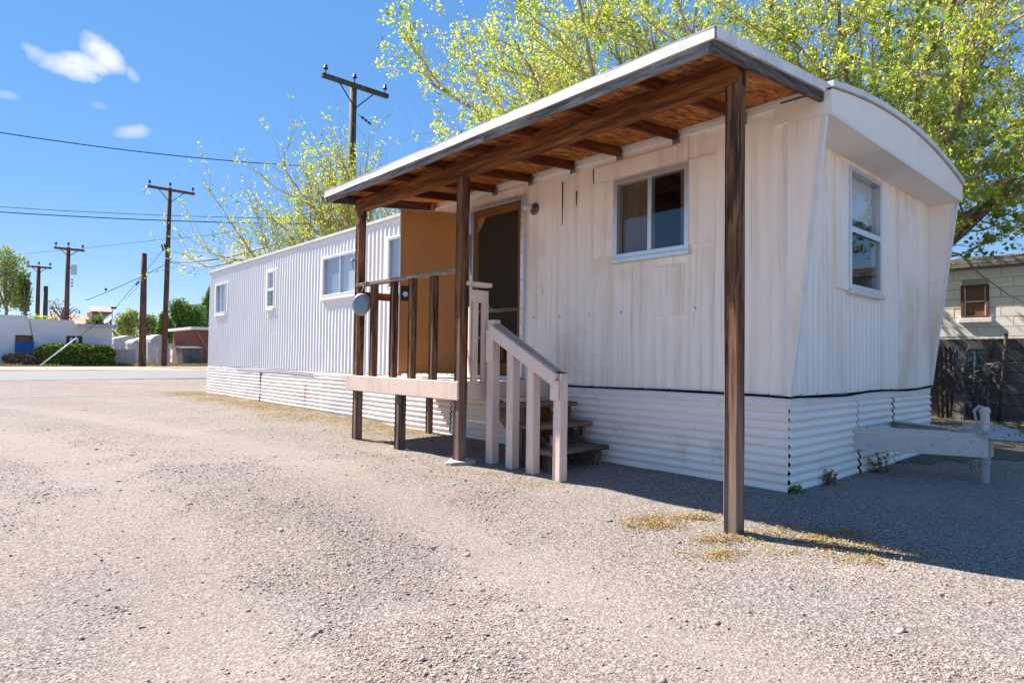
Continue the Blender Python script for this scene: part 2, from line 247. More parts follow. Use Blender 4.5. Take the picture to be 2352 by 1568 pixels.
# ------------------------------------------------------------------ mesh kit
class MB:
    def __init__(s): s.v = []; s.f = []
    def add(s, vs, fs):
        k = len(s.v); s.v += [tuple(map(float, a)) for a in vs]; s.f += [tuple(i + k for i in f) for f in fs]; return s
    def box(s, x0, x1, y0, y1, z0, z1):
        return s.add([(x0, y0, z0), (x1, y0, z0), (x1, y1, z0), (x0, y1, z0), (x0, y0, z1), (x1, y0, z1), (x1, y1, z1), (x0, y1, z1)],
                     [(0, 3, 2, 1), (4, 5, 6, 7), (0, 1, 5, 4), (1, 2, 6, 5), (2, 3, 7, 6), (3, 0, 4, 7)])
    def bar(s, p, q, w, h, up=(0, 0, 1), w2=None, h2=None):
        p, q = Vector(p), Vector(q); d = (q - p).normalized(); up = Vector(up)
        r = d.cross(up)
        if r.length < 1e-4: r = d.cross(Vector((0, 1, 0)))
        r.normalize(); u = r.cross(d); vs = []
        for c, ww, hh in ((p, w, h), (q, w2 or w, h2 or h)):
            for a, b in ((-1, -1), (1, -1), (1, 1), (-1, 1)): vs.append(c + r * (a * ww / 2) + u * (b * hh / 2))
        return s.add(vs, [(0, 1, 2, 3), (7, 6, 5, 4), (0, 4, 5, 1), (1, 5, 6, 2), (2, 6, 7, 3), (3, 7, 4, 0)])
    def tube(s, pts, rs, n=8, cap=True):
        pts = [Vector(p) for p in pts]; rs = rs if hasattr(rs, '__len__') else [rs] * len(pts); k = len(s.v); prev = None
        for i, p in enumerate(pts):
            d = (pts[min(i + 1, len(pts) - 1)] - pts[max(i - 1, 0)]).normalized()
            if prev is None:
                a = Vector((0, 0, 1)) if abs(d.z) < .9 else Vector((1, 0, 0)); r = d.cross(a).normalized()
            else: r = (prev - d * prev.dot(d)).normalized()
            prev = r; u = d.cross(r)
            for j in range(n):
                t = 2 * math.pi * j / n; s.v.append(tuple(p + (r * math.cos(t) + u * math.sin(t)) * rs[i]))
        for i in range(len(pts) - 1):
            for j in range(n):
                a = k + i * n + j; b = k + i * n + (j + 1) % n; s.f.append((a, b, b + n, a + n))
        if cap:
            s.f.append(tuple(k + j for j in range(n))[::-1]); e = k + (len(pts) - 1) * n; s.f.append(tuple(e + j for j in range(n)))
        return s
    def prism(s, poly, ext):                     # poly: list of 3d points, ext: vector
        n = len(poly); e = Vector(ext); vs = [Vector(p) for p in poly] + [Vector(p) + e for p in poly]
        return s.add(vs, [tuple(range(n))[::-1], tuple(range(n, 2 * n))] + [(i, (i + 1) % n, (i + 1) % n + n, i + n) for i in range(n)])
    def grid(s, fn, us, vs_, skip=None):
        k = len(s.v); nu, nv = len(us), len(vs_)
        for u in us:
            for v in vs_: s.v.append(tuple(fn(u, v)))
        for i in range(nu - 1):
            for j in range(nv - 1):
                if skip and skip((us[i] + us[i + 1]) / 2, (vs_[j] + vs_[j + 1]) / 2): continue
                a = k + i * nv + j; s.f.append((a, a + nv, a + nv + 1, a + 1))
        return s
    def build(s, name, mat, parent=None, smooth=False, bevel=0, auto=False):
        me = bpy.data.meshes.new(name); me.from_pydata(s.v, [], s.f); me.materials.append(MATS[mat])
        b = bmesh.new(); b.from_mesh(me); bmesh.ops.recalc_face_normals(b, faces=b.faces); b.to_mesh(me); b.free()
        if smooth: me.polygons.foreach_set('use_smooth', [True] * len(me.polygons))
        o = bpy.data.objects.new(name, me); COL.objects.link(o)
        if bevel:
            m = o.modifiers.new('bevel', 'BEVEL'); m.width = bevel; m.segments = 1; m.limit_method = 'ANGLE'
        if parent: adopt(o, parent)
        return o
PM = {}
def adopt(o, parent):
    o.parent = parent; o.matrix_parent_inverse = PM.get(parent.name, Matrix()).inverted() if parent.name in PM else Matrix()
def npmesh(name, V, F, mat, parent=None, smooth=False):
    V = np.asarray(V, np.float32); F = np.asarray(F, np.int32); me = bpy.data.meshes.new(name); k = F.shape[1]
    me.vertices.add(len(V)); me.vertices.foreach_set('co', V.ravel()); me.loops.add(F.size); me.loops.foreach_set('vertex_index', F.ravel())
    me.polygons.add(len(F)); me.polygons.foreach_set('loop_start', np.arange(0, F.size, k, dtype=np.int32))
    try: me.polygons.foreach_set('loop_total', np.full(len(F), k, np.int32))
    except Exception: pass
    if smooth: me.polygons.foreach_set('use_smooth', np.ones(len(F), bool))
    me.update(calc_edges=True); me.materials.append(MATS[mat])
    o = bpy.data.objects.new(name, me); COL.objects.link(o)
    if parent: adopt(o, parent)
    return o
def tag(o, label=None, cat=None, group=None, kind=None):
    if label: o['label'] = label
    if cat: o['category'] = cat
    if group: o['group'] = group
    if kind: o['kind'] = kind
    return o
def thing(name, loc, label, cat, group=None):
    o = bpy.data.objects.new(name, None); COL.objects.link(o); o.location = loc; o.empty_display_size = .3
    PM[o.name] = Matrix.Translation(Vector(loc)); return tag(o, label, cat, group)
def piece(name, mesh, loc, parent, rotz=0):
    o = bpy.data.objects.new(name, mesh); COL.objects.link(o); o.location = loc; o.rotation_euler = (0, 0, rotz); adopt(o, parent); return o
RNG = np.random.default_rng(7); random.seed(7)
def lin(a, b, n): return list(np.linspace(a, b, n))
def smooth01(t): t = np.clip(t, 0, 1); return t * t * (3 - 2 * t)
def vnoise(x, y, s=1.0, seed=0):             # cheap smooth value noise
    x = np.asarray(x, float) * s + seed * 17.3; y = np.asarray(y, float) * s + seed * 9.1
    xi, yi = np.floor(x), np.floor(y); fx, fy = smooth01(x - xi), smooth01(y - yi)
    def h(a, b): q = np.sin(a * 127.1 + b * 311.7 + seed) * 43758.5453; return q - np.floor(q)
    return (h(xi, yi) * (1 - fx) + h(xi + 1, yi) * fx) * (1 - fy) + (h(xi, yi + 1) * (1 - fx) + h(xi + 1, yi + 1) * fx) * fy

# ------------------------------------------------------------------ ground, road
def zg(x, y):
    x = np.asarray(x, float); y = np.asarray(y, float)
    s = .055 * (1 - smooth01((y - .5) / 2.3))
    return s * np.clip(x, -3, 0) + .006 * np.clip(y, 0, 15) - .012 * np.clip(-y, 0, 3) * np.clip((x - 3) / 2, 0, 1) * 0
def track(x, y):                            # two worn wheel tracks curving towards the street
    x = np.asarray(x, float); y = np.asarray(y, float); c = -2.5 - .02 * (y - 2) ** 2 * np.clip((y - 2) / 12, 0, 1) + .15 * np.sin(y * .5)
    return np.exp(-((x - c) / .27) ** 2) + np.exp(-((x - c + 1.6) / .27) ** 2)
def zgd(x, y): return zg(x, y) - .012 * track(x, y) + .02 * (vnoise(x, y, .9, 3) - .5) * np.clip(1 - np.abs(np.asarray(y) - 2) / 40, 0, 1) + .012 * (vnoise(x, y, 3.1, 5) - .5)
gx = sorted(set(np.round(np.concatenate([np.linspace(-7, 4, 180), np.linspace(4, 30, 40), np.linspace(-40, -7, 40), np.array([-900, -400, -150, -80, 60, 120, 300, 900])]), 3)))
gy = sorted(set(np.round(np.concatenate([np.linspace(-4, 8, 190), np.linspace(8, 24, 60), np.linspace(24, 80, 30), np.array([-300, -60, -20, -8, 120, 250, 600, 1500])]), 3)))
GX, GY = np.meshgrid(gx, gy, indexing='ij'); GZ = zgd(GX, GY)
V = np.stack([GX, GY, GZ], -1).reshape(-1, 3); nx, ny = GX.shape
I = np.arange(nx * ny).reshape(nx, ny); F = np.stack([I[:-1, :-1], I[1:, :-1], I[1:, 1:], I[:-1, 1:]], -1).reshape(-1, 4)
gob = tag(npmesh('ground', V, F, 'gravel', smooth=True), kind='structure')
wa_ = gob.data.attributes.new('worn', 'FLOAT', 'POINT')
wv = np.clip(track(GX, GY) * (.35 + .9 * vnoise(GX, GY, 1.3, 7)) * .7 + .9 * np.clip(vnoise(GX, GY, .55, 12) * .6 + vnoise(GX, GY, 2.1, 13) * .4 - .52, 0, .5), 0, .40)
wa_.data.foreach_set('value', wv.ravel().astype(np.float32))
b = MB().grid(lambda x, y: (x, y, .105 + .01 * math.sin(x * .3)), lin(-120, 160, 60), lin(23.8, 37.4, 6)); tag(b.build('road', 'asphalt', smooth=True), kind='structure')
def verge(x, y): return (x, y, .12 + .05 * smooth01((y - 38) / 6) + .03 * (float(vnoise(x, y, .6, 2)) - .5))
tag(MB().grid(verge, lin(-120, 160, 140), lin(37.3, 120, 40)).build('verge', 'dirt', smooth=True), kind='structure')
# dry shaded soil on the far side of the home, towards the block wall
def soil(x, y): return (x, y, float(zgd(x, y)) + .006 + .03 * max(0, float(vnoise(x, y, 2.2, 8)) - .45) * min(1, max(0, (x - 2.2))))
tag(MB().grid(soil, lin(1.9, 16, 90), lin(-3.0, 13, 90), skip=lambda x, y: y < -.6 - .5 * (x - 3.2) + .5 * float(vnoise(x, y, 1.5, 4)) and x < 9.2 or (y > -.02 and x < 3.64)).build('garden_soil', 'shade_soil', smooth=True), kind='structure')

# gravel stones: density follows the sight range, clumps by noise
ico_v = []; t = (1 + 5 ** .5) / 2
ico_v = np.array([(-1, t, 0), (1, t, 0), (-1, -t, 0), (1, -t, 0), (0, -1, t), (0, 1, t), (0, -1, -t), (0, 1, -t), (t, 0, -1), (t, 0, 1), (-t, 0, -1), (-t, 0, 1)]) / math.sqrt(1 + t * t)
ico_f = np.array([(0, 11, 5), (0, 5, 1), (0, 1, 7), (0, 7, 10), (0, 10, 11), (1, 5, 9), (5, 11, 4), (11, 10, 2), (10, 7, 6), (7, 1, 8), (3, 9, 4), (3, 4, 2), (3, 2, 6), (3, 6, 8), (3, 8, 9), (4, 9, 5), (2, 4, 11), (6, 2, 10), (8, 6, 7), (9, 8, 1)])
oct_v = np.array([(1, 0, 0), (0, 1, 0), (-1, 0, 0), (0, -1, 0), (0, 0, 1), (0, 0, -1)], float); oct_f = np.array([(0, 1, 4), (1, 2, 4), (2, 3, 4), (3, 0, 4), (1, 0, 5), (2, 1, 5), (3, 2, 5), (0, 3, 5)])
def stones(name, n, bv, bf, rmed, rsig, dmin, dmax, seed, label, clump=.35):
    g = np.random.default_rng(seed); k = n * 5
    d = np.exp(g.uniform(math.log(dmin), math.log(dmax), k)); a = g.uniform(-.78, .78, k)
    lat = np.tan(a) * d * .9
    x = CAM[0] + CF[0] * d / .99 + CR[0] * lat; y = CAM[1] + CF[1] * d / .99 + CR[1] * lat
    keep = (~((x > -.03) & (y > -.03))) & (y < 22) & ~((x > 2.2) & (y > -1.5))
    dens = .25 * vnoise(x, y, .8, 1) + .45 * vnoise(x, y, 2.3, 6) + .3 * vnoise(x, y, 6.5, 9)
    dens = dens - .22 * track(x, y)
    keep &= g.uniform(0, 1, k) < np.clip((dens - clump) * 3.2, .05, 1)
    x, y, d = x[keep][:n], y[keep][:n], d[keep][:n]; n = len(x)
    r = np.clip(rmed * np.exp(g.normal(0, rsig, n)), .0018, .03) * np.clip((d / 2.6) ** .2, .85, 1.25)
    sc = np.stack([r * g.uniform(.9, 1.8, n), r * g.uniform(.7, 1.1, n), r * g.uniform(.3, .7, n)], -1)
    th = g.uniform(0, 6.283, n); c, s = np.cos(th), np.sin(th)
    P = bv[None] * sc[:, None] * (1 + g.normal(0, .24, (n, len(bv), 1)))
    tx = g.normal(0, .25, n)[:, None]
    P[:, :, 2] += P[:, :, 0] * tx
    X = P[:, :, 0] * c[:, None] - P[:, :, 1] * s[:, None] + x[:, None]; Y = P[:, :, 0] * s[:, None] + P[:, :, 1] * c[:, None] + y[:, None]
    Z = P[:, :, 2] + (zgd(x, y) + sc[:, 2] * g.uniform(-.3, .6, n))[:, None]
    V = np.stack([X, Y, Z], -1).reshape(-1, 3); F = (bf[None] + (np.arange(n) * len(bv))[:, None, None]).reshape(-1, 3)
    return tag(npmesh(name, V, F, 'pebble'), label, 'gravel', kind='stuff')
stones('gravel_stones', 16000, ico_v, ico_f, .0040, .42, 1.25, 7, 11, 'loose grey and tan gravel stones scattered over the lot', .47)
stones('gravel_grit', 80000, oct_v, oct_f, .0030, .40, 1.2, 12, 12, 'fine gravel grit covering the lot between the stones', .42)
stones('scattered_rocks', 130, ico_v, ico_f, .0105, .35, 1.4, 9, 13, 'larger dark rocks lying here and there on the gravel', .2)

# fallen catkins: yellow patches near the porch post, along the skirting and at the verge
def litter(name, blobs, label, seed):
    g = np.random.default_rng(seed); Vs = []; Fs = []; k = 0
    for (cx, cy, rx, ry, ang, n) in blobs:
        n = int(n * 1.3); u = g.normal(0, .5, n) * g.choice((1, 1, 1.9), n); v = g.normal(0, .5, n) * g.choice((1, 1, 1.9), n); c, s = math.cos(ang), math.sin(ang)
        x = cx + u * rx * c - v * ry * s; y = cy + u * rx * s + v * ry * c
        kk = (vnoise(x, y, 9, 2) * .5 + g.uniform(0, .5, n) > .5) & ((x < -.01) | (y < -.01)); x, y = x[kk], y[kk]; m = len(x)
        th = g.uniform(0, 6.28, m); L = g.uniform(.005, .013, m); w = g.uniform(.002, .004, m); z = zgd(x, y) + g.uniform(.003, .016, m)
        dx, dy = np.cos(th) * L, np.sin(th) * L; ex, ey = -np.sin(th) * w, np.cos(th) * w; dz = g.normal(0, .004, m)
        P = np.stack([np.stack([x - dx, y - dy, z - dz], -1), np.stack([x + ex, y + ey, z + .004], -1), np.stack([x + dx, y + dy, z + dz], -1), np.stack([x - ex, y - ey, z + .001], -1)], 1)
        Vs.append(P.reshape(-1, 3)); Fs.append(np.arange(m * 4).reshape(m, 4) + k); k += m * 4
    return tag(npmesh(name, np.concatenate(Vs), np.concatenate(Fs), 'catkin'), label, 'leaf litter', kind='stuff')
def gp(px, py):
    z = 0
    for i in range(30):
        p = at(px, py, 2, z); z = float(zg(p[0], p[1]))
    return p
bl = []
for (px, py, rx, ry, n) in [(1490, 1208, .16, .05, 1300), (1540, 1192, .16, .05, 1200), (1600, 1195, .08, .03, 350), (1560, 1215, .05, .05, 250), (1640, 1245, .10, .05, 500), (1650, 1278, .12, .06, 700), (1720, 1240, .08, .05, 350),
                            (1800, 1222, .14, .05, 800), (1880, 1240, .16, .05, 900), (1960, 1258, .14, .05, 700), (1990, 1290, .10, .04, 350), (1850, 1270, .12, .04, 420), (1900, 1228, .14, .05, 600), (2060, 1278, .12, .04, 420),
                            (880, 1015, .25, .08, 500), (870, 990, .2, .08, 300), (1100, 1085, .18, .06, 300), (1230, 1110, .2, .06, 300)]:
    p = gp(px, py); bl.append((p[0], p[1], rx * 1.5, ry * 1.6, -.75, n))
for y in np.arange(4.6, 14.6, .3): bl.append((-.2 - .7 * random.random() ** 1.5, y, .6, .45, random.random() * 3, 1400))
litter('fallen_catkins', bl, 'yellow fallen catkins lying in drifts on the gravel', 5)

# ================================================================== MOBILE HOME
L, Wd = 14.67, 3.66
ZT, ZE = .735, 3.03
home = thing('mobile_home', (0, 0, 0), 'long white corrugated-metal mobile home with bowed roof and metal skirting', 'mobile home')
WINS = [  # y0,y1,z0,z1,type
    (.905, 1.685, 2.035, 2.745, 'slide'), (6.93, 8.16, 2.06, 2.70, 'slide'), (10.42, 10.75, 2.01, 2.72, 'hung'), (13.38, 14.08, 2.03, 2.70, 'slide'), (5.15, 5.96, 2.03, 2.76, 'ripple')]
DOOR = (3.05, 3.93, .80, 2.84)
holes = [w[:4] for w in WINS] + [DOOR]
PITCH = .122
def rib(t): c = .5 + .5 * math.cos(2 * math.pi * t); return c
def side_fn(amp):
    def f(y, z):
        dent = .012 * (float(vnoise(y, z * 1.4, .9, 4)) - .5) + .007 * (float(vnoise(y, z, 3.1, 14)) - .5)
        sag = 0
        if z < 1.3 and y > 8: sag = .016 * math.sin(y * 2.3 + z) * (1.3 - z)
        k = 1.0 if z < ZE - .03 else .3
        return (-.004 - amp * k * rib(y / PITCH) + dent + sag, y, z)
    return f
cuts = [0, 1.0 - .024, 2.44, 4.88, 7.32, 9.76, 12.2, L]
zs = sorted(set([ZT + .01, .9, 1.15, 1.5, 1.8, 2.3, 2.5, ZE - .06, ZE + .02] + [w[2] for w in WINS] + [w[3] for w in WINS] + [DOOR[2], DOOR[3]]))
inhole = lambda y, z: any(h[0] < y < h[1] and h[2] < z < h[3] for h in holes)
for a, c in zip(cuts[:-1], cuts[1:]):
    n = max(2, int(round((c - a) / PITCH * 10)))
    yv = lin(a, c, n + 1)
    for h in holes:
        for e in h[:2]:
            if a < e < c: yv.append(e)
    MB().grid(side_fn(.0155 if a > 4.5 else .010), sorted(yv), zs, skip=inhole).build('siding_panel', 'siding' if a < 4.5 else 'siding_sunlit', home, smooth=True)
# front wall
FWIN = (1.20, 1.97, 1.72, 2.78)
def front_fn(x, z): return (x, -.004 - .006 * rib(x / .102) + .005 * (float(vnoise(x, z, 1.3, 6)) - .5), z)
fz = [ZT + .01, 1.1, 1.5, 1.72, 2.2, 2.5, 2.78, 2.885]
for a, c in ((0, 1.2), (1.2, 2.57), (2.57, Wd)):
    MB().grid(front_fn, sorted(set(lin(a, c, int((c - a) / .102 * 8)) + [e for e in FWIN[:2] if a < e < c])), fz, skip=lambda x, z: FWIN[0] < x < FWIN[1] and FWIN[2] < z < FWIN[3]).build('siding_panel', 'siding', home, smooth=True)
MB().box(2.563, 2.577, -.017, -.003, ZT + .01, 2.88).build('seam_strip', 'trim_white', home)
MB().box(.0, .02, -.02, -.002, ZT, 2.9).box(-.022, -.002, -.02, .03, ZT, 3.0).build('corner_trim', 'trim_white', home, bevel=.003)
MB().box(3.64, 3.675, -.016, .012, ZT, 2.88).build('corner_trim', 'trim_white', home)
# back, far end, floor, ceiling (closed shell)
MB().grid(lambda y, z: (Wd + .004 + .0125 * rib(y / PITCH), y, z), lin(0, L, 700), [.05, .7, 1.5, 3.05]).build('back_wall', 'siding', home, smooth=True)
MB().box(.02, Wd - .02, L - .03, L, .0, 3.05).build('end_wall', 'siding', home)
MB().box(.02, Wd - .02, .02, L - .04, .62, .74).build('floor', 'room', home)
MB().box(.02, Wd - .02, .02, L - .04, 2.98, 3.02).build('ceiling', 'room', home)
MB().box(1.9, 1.94, 2.2, L - .05, .745, 2.975).box(.02, 1.88, 2.16, 2.2, .745, 2.975).box(.02, 1.88, 4.6, 4.64, .745, 2.975).build('inner_partition', 'room', home)
# roof
def arc(x): return 3.105 + .185 * (1 - ((x - 1.83) / 1.92) ** 2)
rx = lin(-.05, Wd + .05, 33)
mb = MB()
for y0, y1 in ((-.36, 14.72),):
    prof = [(x, arc(x) + .0) for x in rx]; low = [(x, z - .045) for x, z in prof]
    mb.grid(lambda y, i: (prof[int(i)][0], y, prof[int(i)][1] + .006 * (float(vnoise(prof[int(i)][0], y, 2.5, 3)) - .5)), lin(y0, y1, 120), list(range(33)))
    mb.grid(lambda y, i: (low[int(i)][0], y, low[int(i)][1]), [y0, y1], list(range(33)))
    for y in (y0, y1): mb.grid(lambda k, i: (prof[int(i)][0], y, prof[int(i)][1] - .045 * k), [0, 1], list(range(33)))
    for i in (0, 32): mb.grid(lambda y, k: (prof[i][0], y, prof[i][1] - .045 * k), [y0, y1], [0, 1])
mb.build('roof', 'roof_coat', home, smooth=False)
# eave rail along the side: two stepped strips
MB().box(-.034, .0, .05, L + .02, 3.028, 3.068).box(-.044, .0, .05, L + .02, 3.07, 3.098).build('eave_rail', 'trim_white', home, bevel=.004)
# visor over the front window
mb = MB(); n = 25; xs = lin(-.03, Wd + .04, n)
mb.grid(lambda i, k: (xs[int(i)], -.335, 2.888 if k == 0 else arc(xs[int(i)]) - .055), list(range(n)), [0, 1])
mb.grid(lambda i, k: (xs[int(i)], -.31, 2.888 if k == 0 else arc(xs[int(i)]) - .055), list(range(n)), [0, 1])
mb.build('visor_face', 'visor_paint', home)
mb = MB(); mb.grid(lambda i, k: (xs[int(i)], -.322, arc(xs[int(i)]) - .058 + .014 * k), list(range(n)), [0, 1]); mb.build('visor_gap_shade', 'dark_gap', home)  # near-black strip paints the shadow line under the roof edge
MB().box(-.028, Wd + .04, -.334, -.005, 2.872, 2.887).build('visor_soffit', 'visor_paint', home)
for x0, x1 in ((-.032, -.004), (Wd + .012, Wd + .042)):
    MB().box(x0, x1, -.333, .10, 2.889, 3.055).build('visor_cheek', 'visor_paint', home, bevel=.004)
for x0 in (-.030, Wd - .004):
    MB().prism([(x0, -.004, ZT + .012), (x0, -.02, ZT + .012), (x0, -.275, 2.871), (x0, -.004, 2.871)], (.03, 0, 0)).build('side_wing', 'siding', home)
    MB().prism([(x0 - .006, -.018, ZT + .012), (x0 - .006, -.034, ZT + .012), (x0 - .006, -.302, 2.870), (x0 - .006, -.272, 2.870)], (.042, 0, 0)).build('wing_edge', 'trim_white', home)
# trim band and skirting
MB().box(-.019, .004, 0, L, .668, ZT).build('trim_band', 'trim_white', home, bevel=.003)
MB().box(-.012, Wd, -.021, .0, .668, ZT).build('trim_band', 'trim_white', home, bevel=.003)
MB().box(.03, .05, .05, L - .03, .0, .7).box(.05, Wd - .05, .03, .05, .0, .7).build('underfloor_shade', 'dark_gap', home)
def skirt(a, c, axis, bot0, bot1, top=.672, amp=.0095, seed=0, bulge=.02):
    zz = lin(0, 1, 91)
    def f(s, t):
        bot = bot0 + (bot1 - bot0) * (s - a) / (c - a) + .012 * (float(vnoise(s, 3, 2.3, seed)) - .5); z = bot + (top - bot) * t
        o = amp * math.sin(2 * math.pi * z / .0685) + 1.6 * bulge * (float(vnoise(s, z * .9, 1.1, seed)) - .5) * (1 - t) + .012 * (float(vnoise(s, z * 2, 2.9, seed + 2)) - .5) + bulge * .6 * (1 - t)
        if seed == 21 and s < 11.6 and t < .4: o += .03 * (11.6 - s) * (.4 - t)
        return (-.012 - o, s, z) if axis == 'y' else (s, -.012 - o, z)
    return MB().grid(f, lin(a, c, max(4, int((c - a) / .09))), zz).build('skirting_panel', 'skirt_metal', home, smooth=True)
skirt(-.012, 2.30, 'y', -.03, -.02, seed=11); skirt(2.28, 4.35, 'y', -.01, .0, seed=12, bulge=.03); skirt(4.37, 6.45, 'y', .0, .02, seed=13, bulge=.035); skirt(6.43, 8.86, 'y', .01, .03, seed=14)
skirt(8.84, 11.02, 'y', .02, .04, seed=15, bulge=.03); skirt(11.09, 13.2, 'y', .05, .05, seed=21, bulge=.04); skirt(13.18, L, 'y', .05, .06, seed=17)
skirt(-.020, 1.40, 'x', -.03, -.02, seed=31); skirt(1.415, 2.36, 'x', -.02, -.02, seed=32, bulge=.03); skirt(2.39, Wd, 'x', -.02, -.01, seed=33, bulge=.03)
# screws along the bottom of the siding
mb = MB()
for y in np.arange(.15, 14.6, .305): mb.tube([(-.012, y, .757), (-.022, y, .757)], .004, 6)
for x in np.arange(.2, 3.6, .305): mb.tube([(x, -.006, .757), (x, -.016, .757)], .004, 6)
for y in np.arange(.4, 2.9, .41): mb.tube([(-.008, y, 1.47 + .03 * random.random()), (-.017, y, 1.47)], .0035, 6)
tag(mb.build('screws', 'dark_gap', home), kind='stuff')
# patch panels
mb = MB().box(-.024, -.004, .93, 1.26, 1.43, 1.88); mb.build('patch_panel', 'siding', home, bevel=.002)
MB().box(-.022, -.004, 2.72, 2.80, 1.72, 1.80).build('patch_panel', 'siding', home, bevel=.002)
MB().box(-.025, -.004, .62, .89, 2.04, 2.80).build('patch_panel', 'siding', home, bevel=.002)
MB().box(-.025, -.004, 1.70, 1.98, 2.04, 2.80).build('patch_panel', 'siding', home, bevel=.002)
MB().box(-.027, -.004, 1.0, 1.98, 2.805, 2.965).build('patch_panel', 'siding', home, bevel=.002)
for (y, z0, z1) in ((2.42, 2.45, 2.92), (2.22, 2.62, 2.78), (1.985, 2.80, 2.96)): MB().prism([(-.0285, y, z1), (-.0285, y + .007, z1), (-.0285, y + .006, (z0 + z1) / 2), (-.0285, y + .003, z0), (-.0285, y, (z0 + z1) / 2)], (.0105, 0, 0)).build('split_seam', 'dark_gap', home)
# windows
def window(y0, y1, z0, z1, kind, axis='y', flange=.09):
    """axis y: in the long wall (outward -x); axis x: in the front wall (outward -y)"""
    P = (lambda a, o, z: (-o, a, z)) if axis == 'y' else (lambda a, o, z: (a, -o, z))
    def bx(mb, a0, a1, o0, o1, zz0, zz1):
        p, q = P(a0, o0, zz0), P(a1, o1, zz1)
        return mb.box(min(p[0], q[0]), max(p[0], q[0]), min(p[1], q[1]), max(p[1], q[1]), zz0, zz1)
    w = .034; lab = {'slide': 'frame', 'hung': 'frame', 'ripple': 'frame'}
    fr = MB(); bx(fr, y0 - w, y0 + .012, -.05, .040, z0 - w, z1 + w); bx(fr, y1 - .012, y1 + w, -.05, .040, z0 - w, z1 + w); bx(fr, y0 + .012, y1 - .012, -.05, .042, z1 - .012, z1 + w); bx(fr, y0 + .012, y1 - .012, -.05, .042, z0 - w, z0 + .012)
    win = fr.build('window', 'aluminium' if kind != 'hung' or axis == 'x' else 'window_white', home, bevel=.003)
    sub = lambda mb, nm, mt, **k: mb.build(nm, mt, win, **k)
    if kind == 'slide':
        md = (y0 + y1) / 2; sub(bx(MB(), md - .022, md + .022, -.03, .032, z0 + .012, z1 - .012), 'mullion', 'aluminium', bevel=.003)
        panes = [(y0 + .012, md - .022, z0 + .012, z1 - .012, .012), (md + .022, y1 - .012, z0 + .012, z1 - .012, -.008)]
    elif kind == 'hung':
        mz = z0 + (z1 - z0) * .49; sub(bx(MB(), y0 + .012, y1 - .012, -.03, .036, mz - .028, mz + .028), 'meeting_rail', 'aluminium' if axis == 'x' else 'window_white', bevel=.003)
        panes = [(y0 + .012, y1 - .012, z0 + .012, mz - .028, .010), (y0 + .012, y1 - .012, mz + .028, z1 - .012, -.006)]
    else: panes = [(y0 + .012, y1 - .012, z0 + .012, z1 - .012, .005)]
    for i, (a0, a1, b0, b1, o) in enumerate(panes):
        gm = 'glass_ripple' if kind == 'ripple' or (kind == 'slide' and y0 > 6 and i == 1) else 'glass' if y0 < 3 else 'glass_dusty'
        sub(bx(MB(), a0, a1, o, o + .004, b0, b1), 'pane', gm)
    sub(bx(MB(), y0 - w - .01, y1 + w + .01, -.004, .060, z0 - w - .045, z0 - w - .002), 'sill', 'aluminium' if y0 < 3 else 'trim_white', bevel=.003)
    if flange:
        sub(bx(MB(), y0 - w - flange * (1.9 if axis == 'x' else 1), y0 - w - .003, .0, .030, z0 - .05, z1 + .05), 'flange', 'siding', bevel=.004); sub(bx(MB(), y1 + w + .003, y1 + w + flange, .0, .030, z0 - .05, z1 + .05), 'flange', 'siding', bevel=.004)
    # blind or curtain behind the glass
    dep = -.05
    def cur(a, z): o = dep + .018 * math.sin(a * 60) + .008 * math.sin(a * 23); return P(a, o, z)
    if kind == 'hung' and axis == 'x':
        sub(MB().grid(cur, lin(y0, y1, 30), [z0 + .66, z1]), 'curtain', 'blind_white', smooth=True)
    elif y0 < 3:
        sub(MB().grid(cur, lin(y0, y0 + .12, 14), [z0, z1]), 'curtain', 'curtain', smooth=True); sub(MB().grid(cur, lin(y1 - .36, y1, 30), [z0, z1]), 'curtain', 'curtain', smooth=True)
    else: sub(MB().grid(lambda a, z: P(a, -.022, z), [y0 + .012, y1 - .012], [z0 + .012 if kind != 'hung' else z0 + .36, z1 - .012]), 'blind', 'blind_white')
    return win
for w in WINS: window(*w[:4], w[4], flange=0 if w[0] < 3 else .09)
window(*FWIN, 'hung', axis='x', flange=.15)
# shelf seen through the front window
MB().box(1.1, 2.1, .22, .42, 2.02, 2.04).build('inside_shelf', 'room', home)
# door opening
y0, y1, z0, z1 = DOOR
MB().box(-.052, .02, y0 - .045, y0 + .002, z0, z1 + .05).box(-.052, .02, y1 - .002, y1 + .06, z0, z1 + .05).box(-.058, .02, y0 + .002, y1 - .002, z1 - .002, z1 + .05).build('door_frame', 'aluminium', home, bevel=.004)
MB().box(-.03, -.004, y0 - .01, y1 + .06, z1 + .052, 3.0).build('door_header', 'siding', home, bevel=.003)
MB().box(-.06, .06, y0, y1, z0 - .04, z0 + .012).build('threshold', 'aluminium', home, bevel=.004)
mb = MB()
for z in np.arange(.95, 2.85, .16): mb.tube([(-.05, y0 - .022, z), (-.056, y0 - .022, z)], .006, 6)
for y in np.arange(3.1, 3.95, .13): mb.tube([(-.056, y, z1 + .024), (-.062, y, z1 + .024)], .006, 6)
tag(mb.build('frame_screws', 'dark_gap', home), kind='stuff')
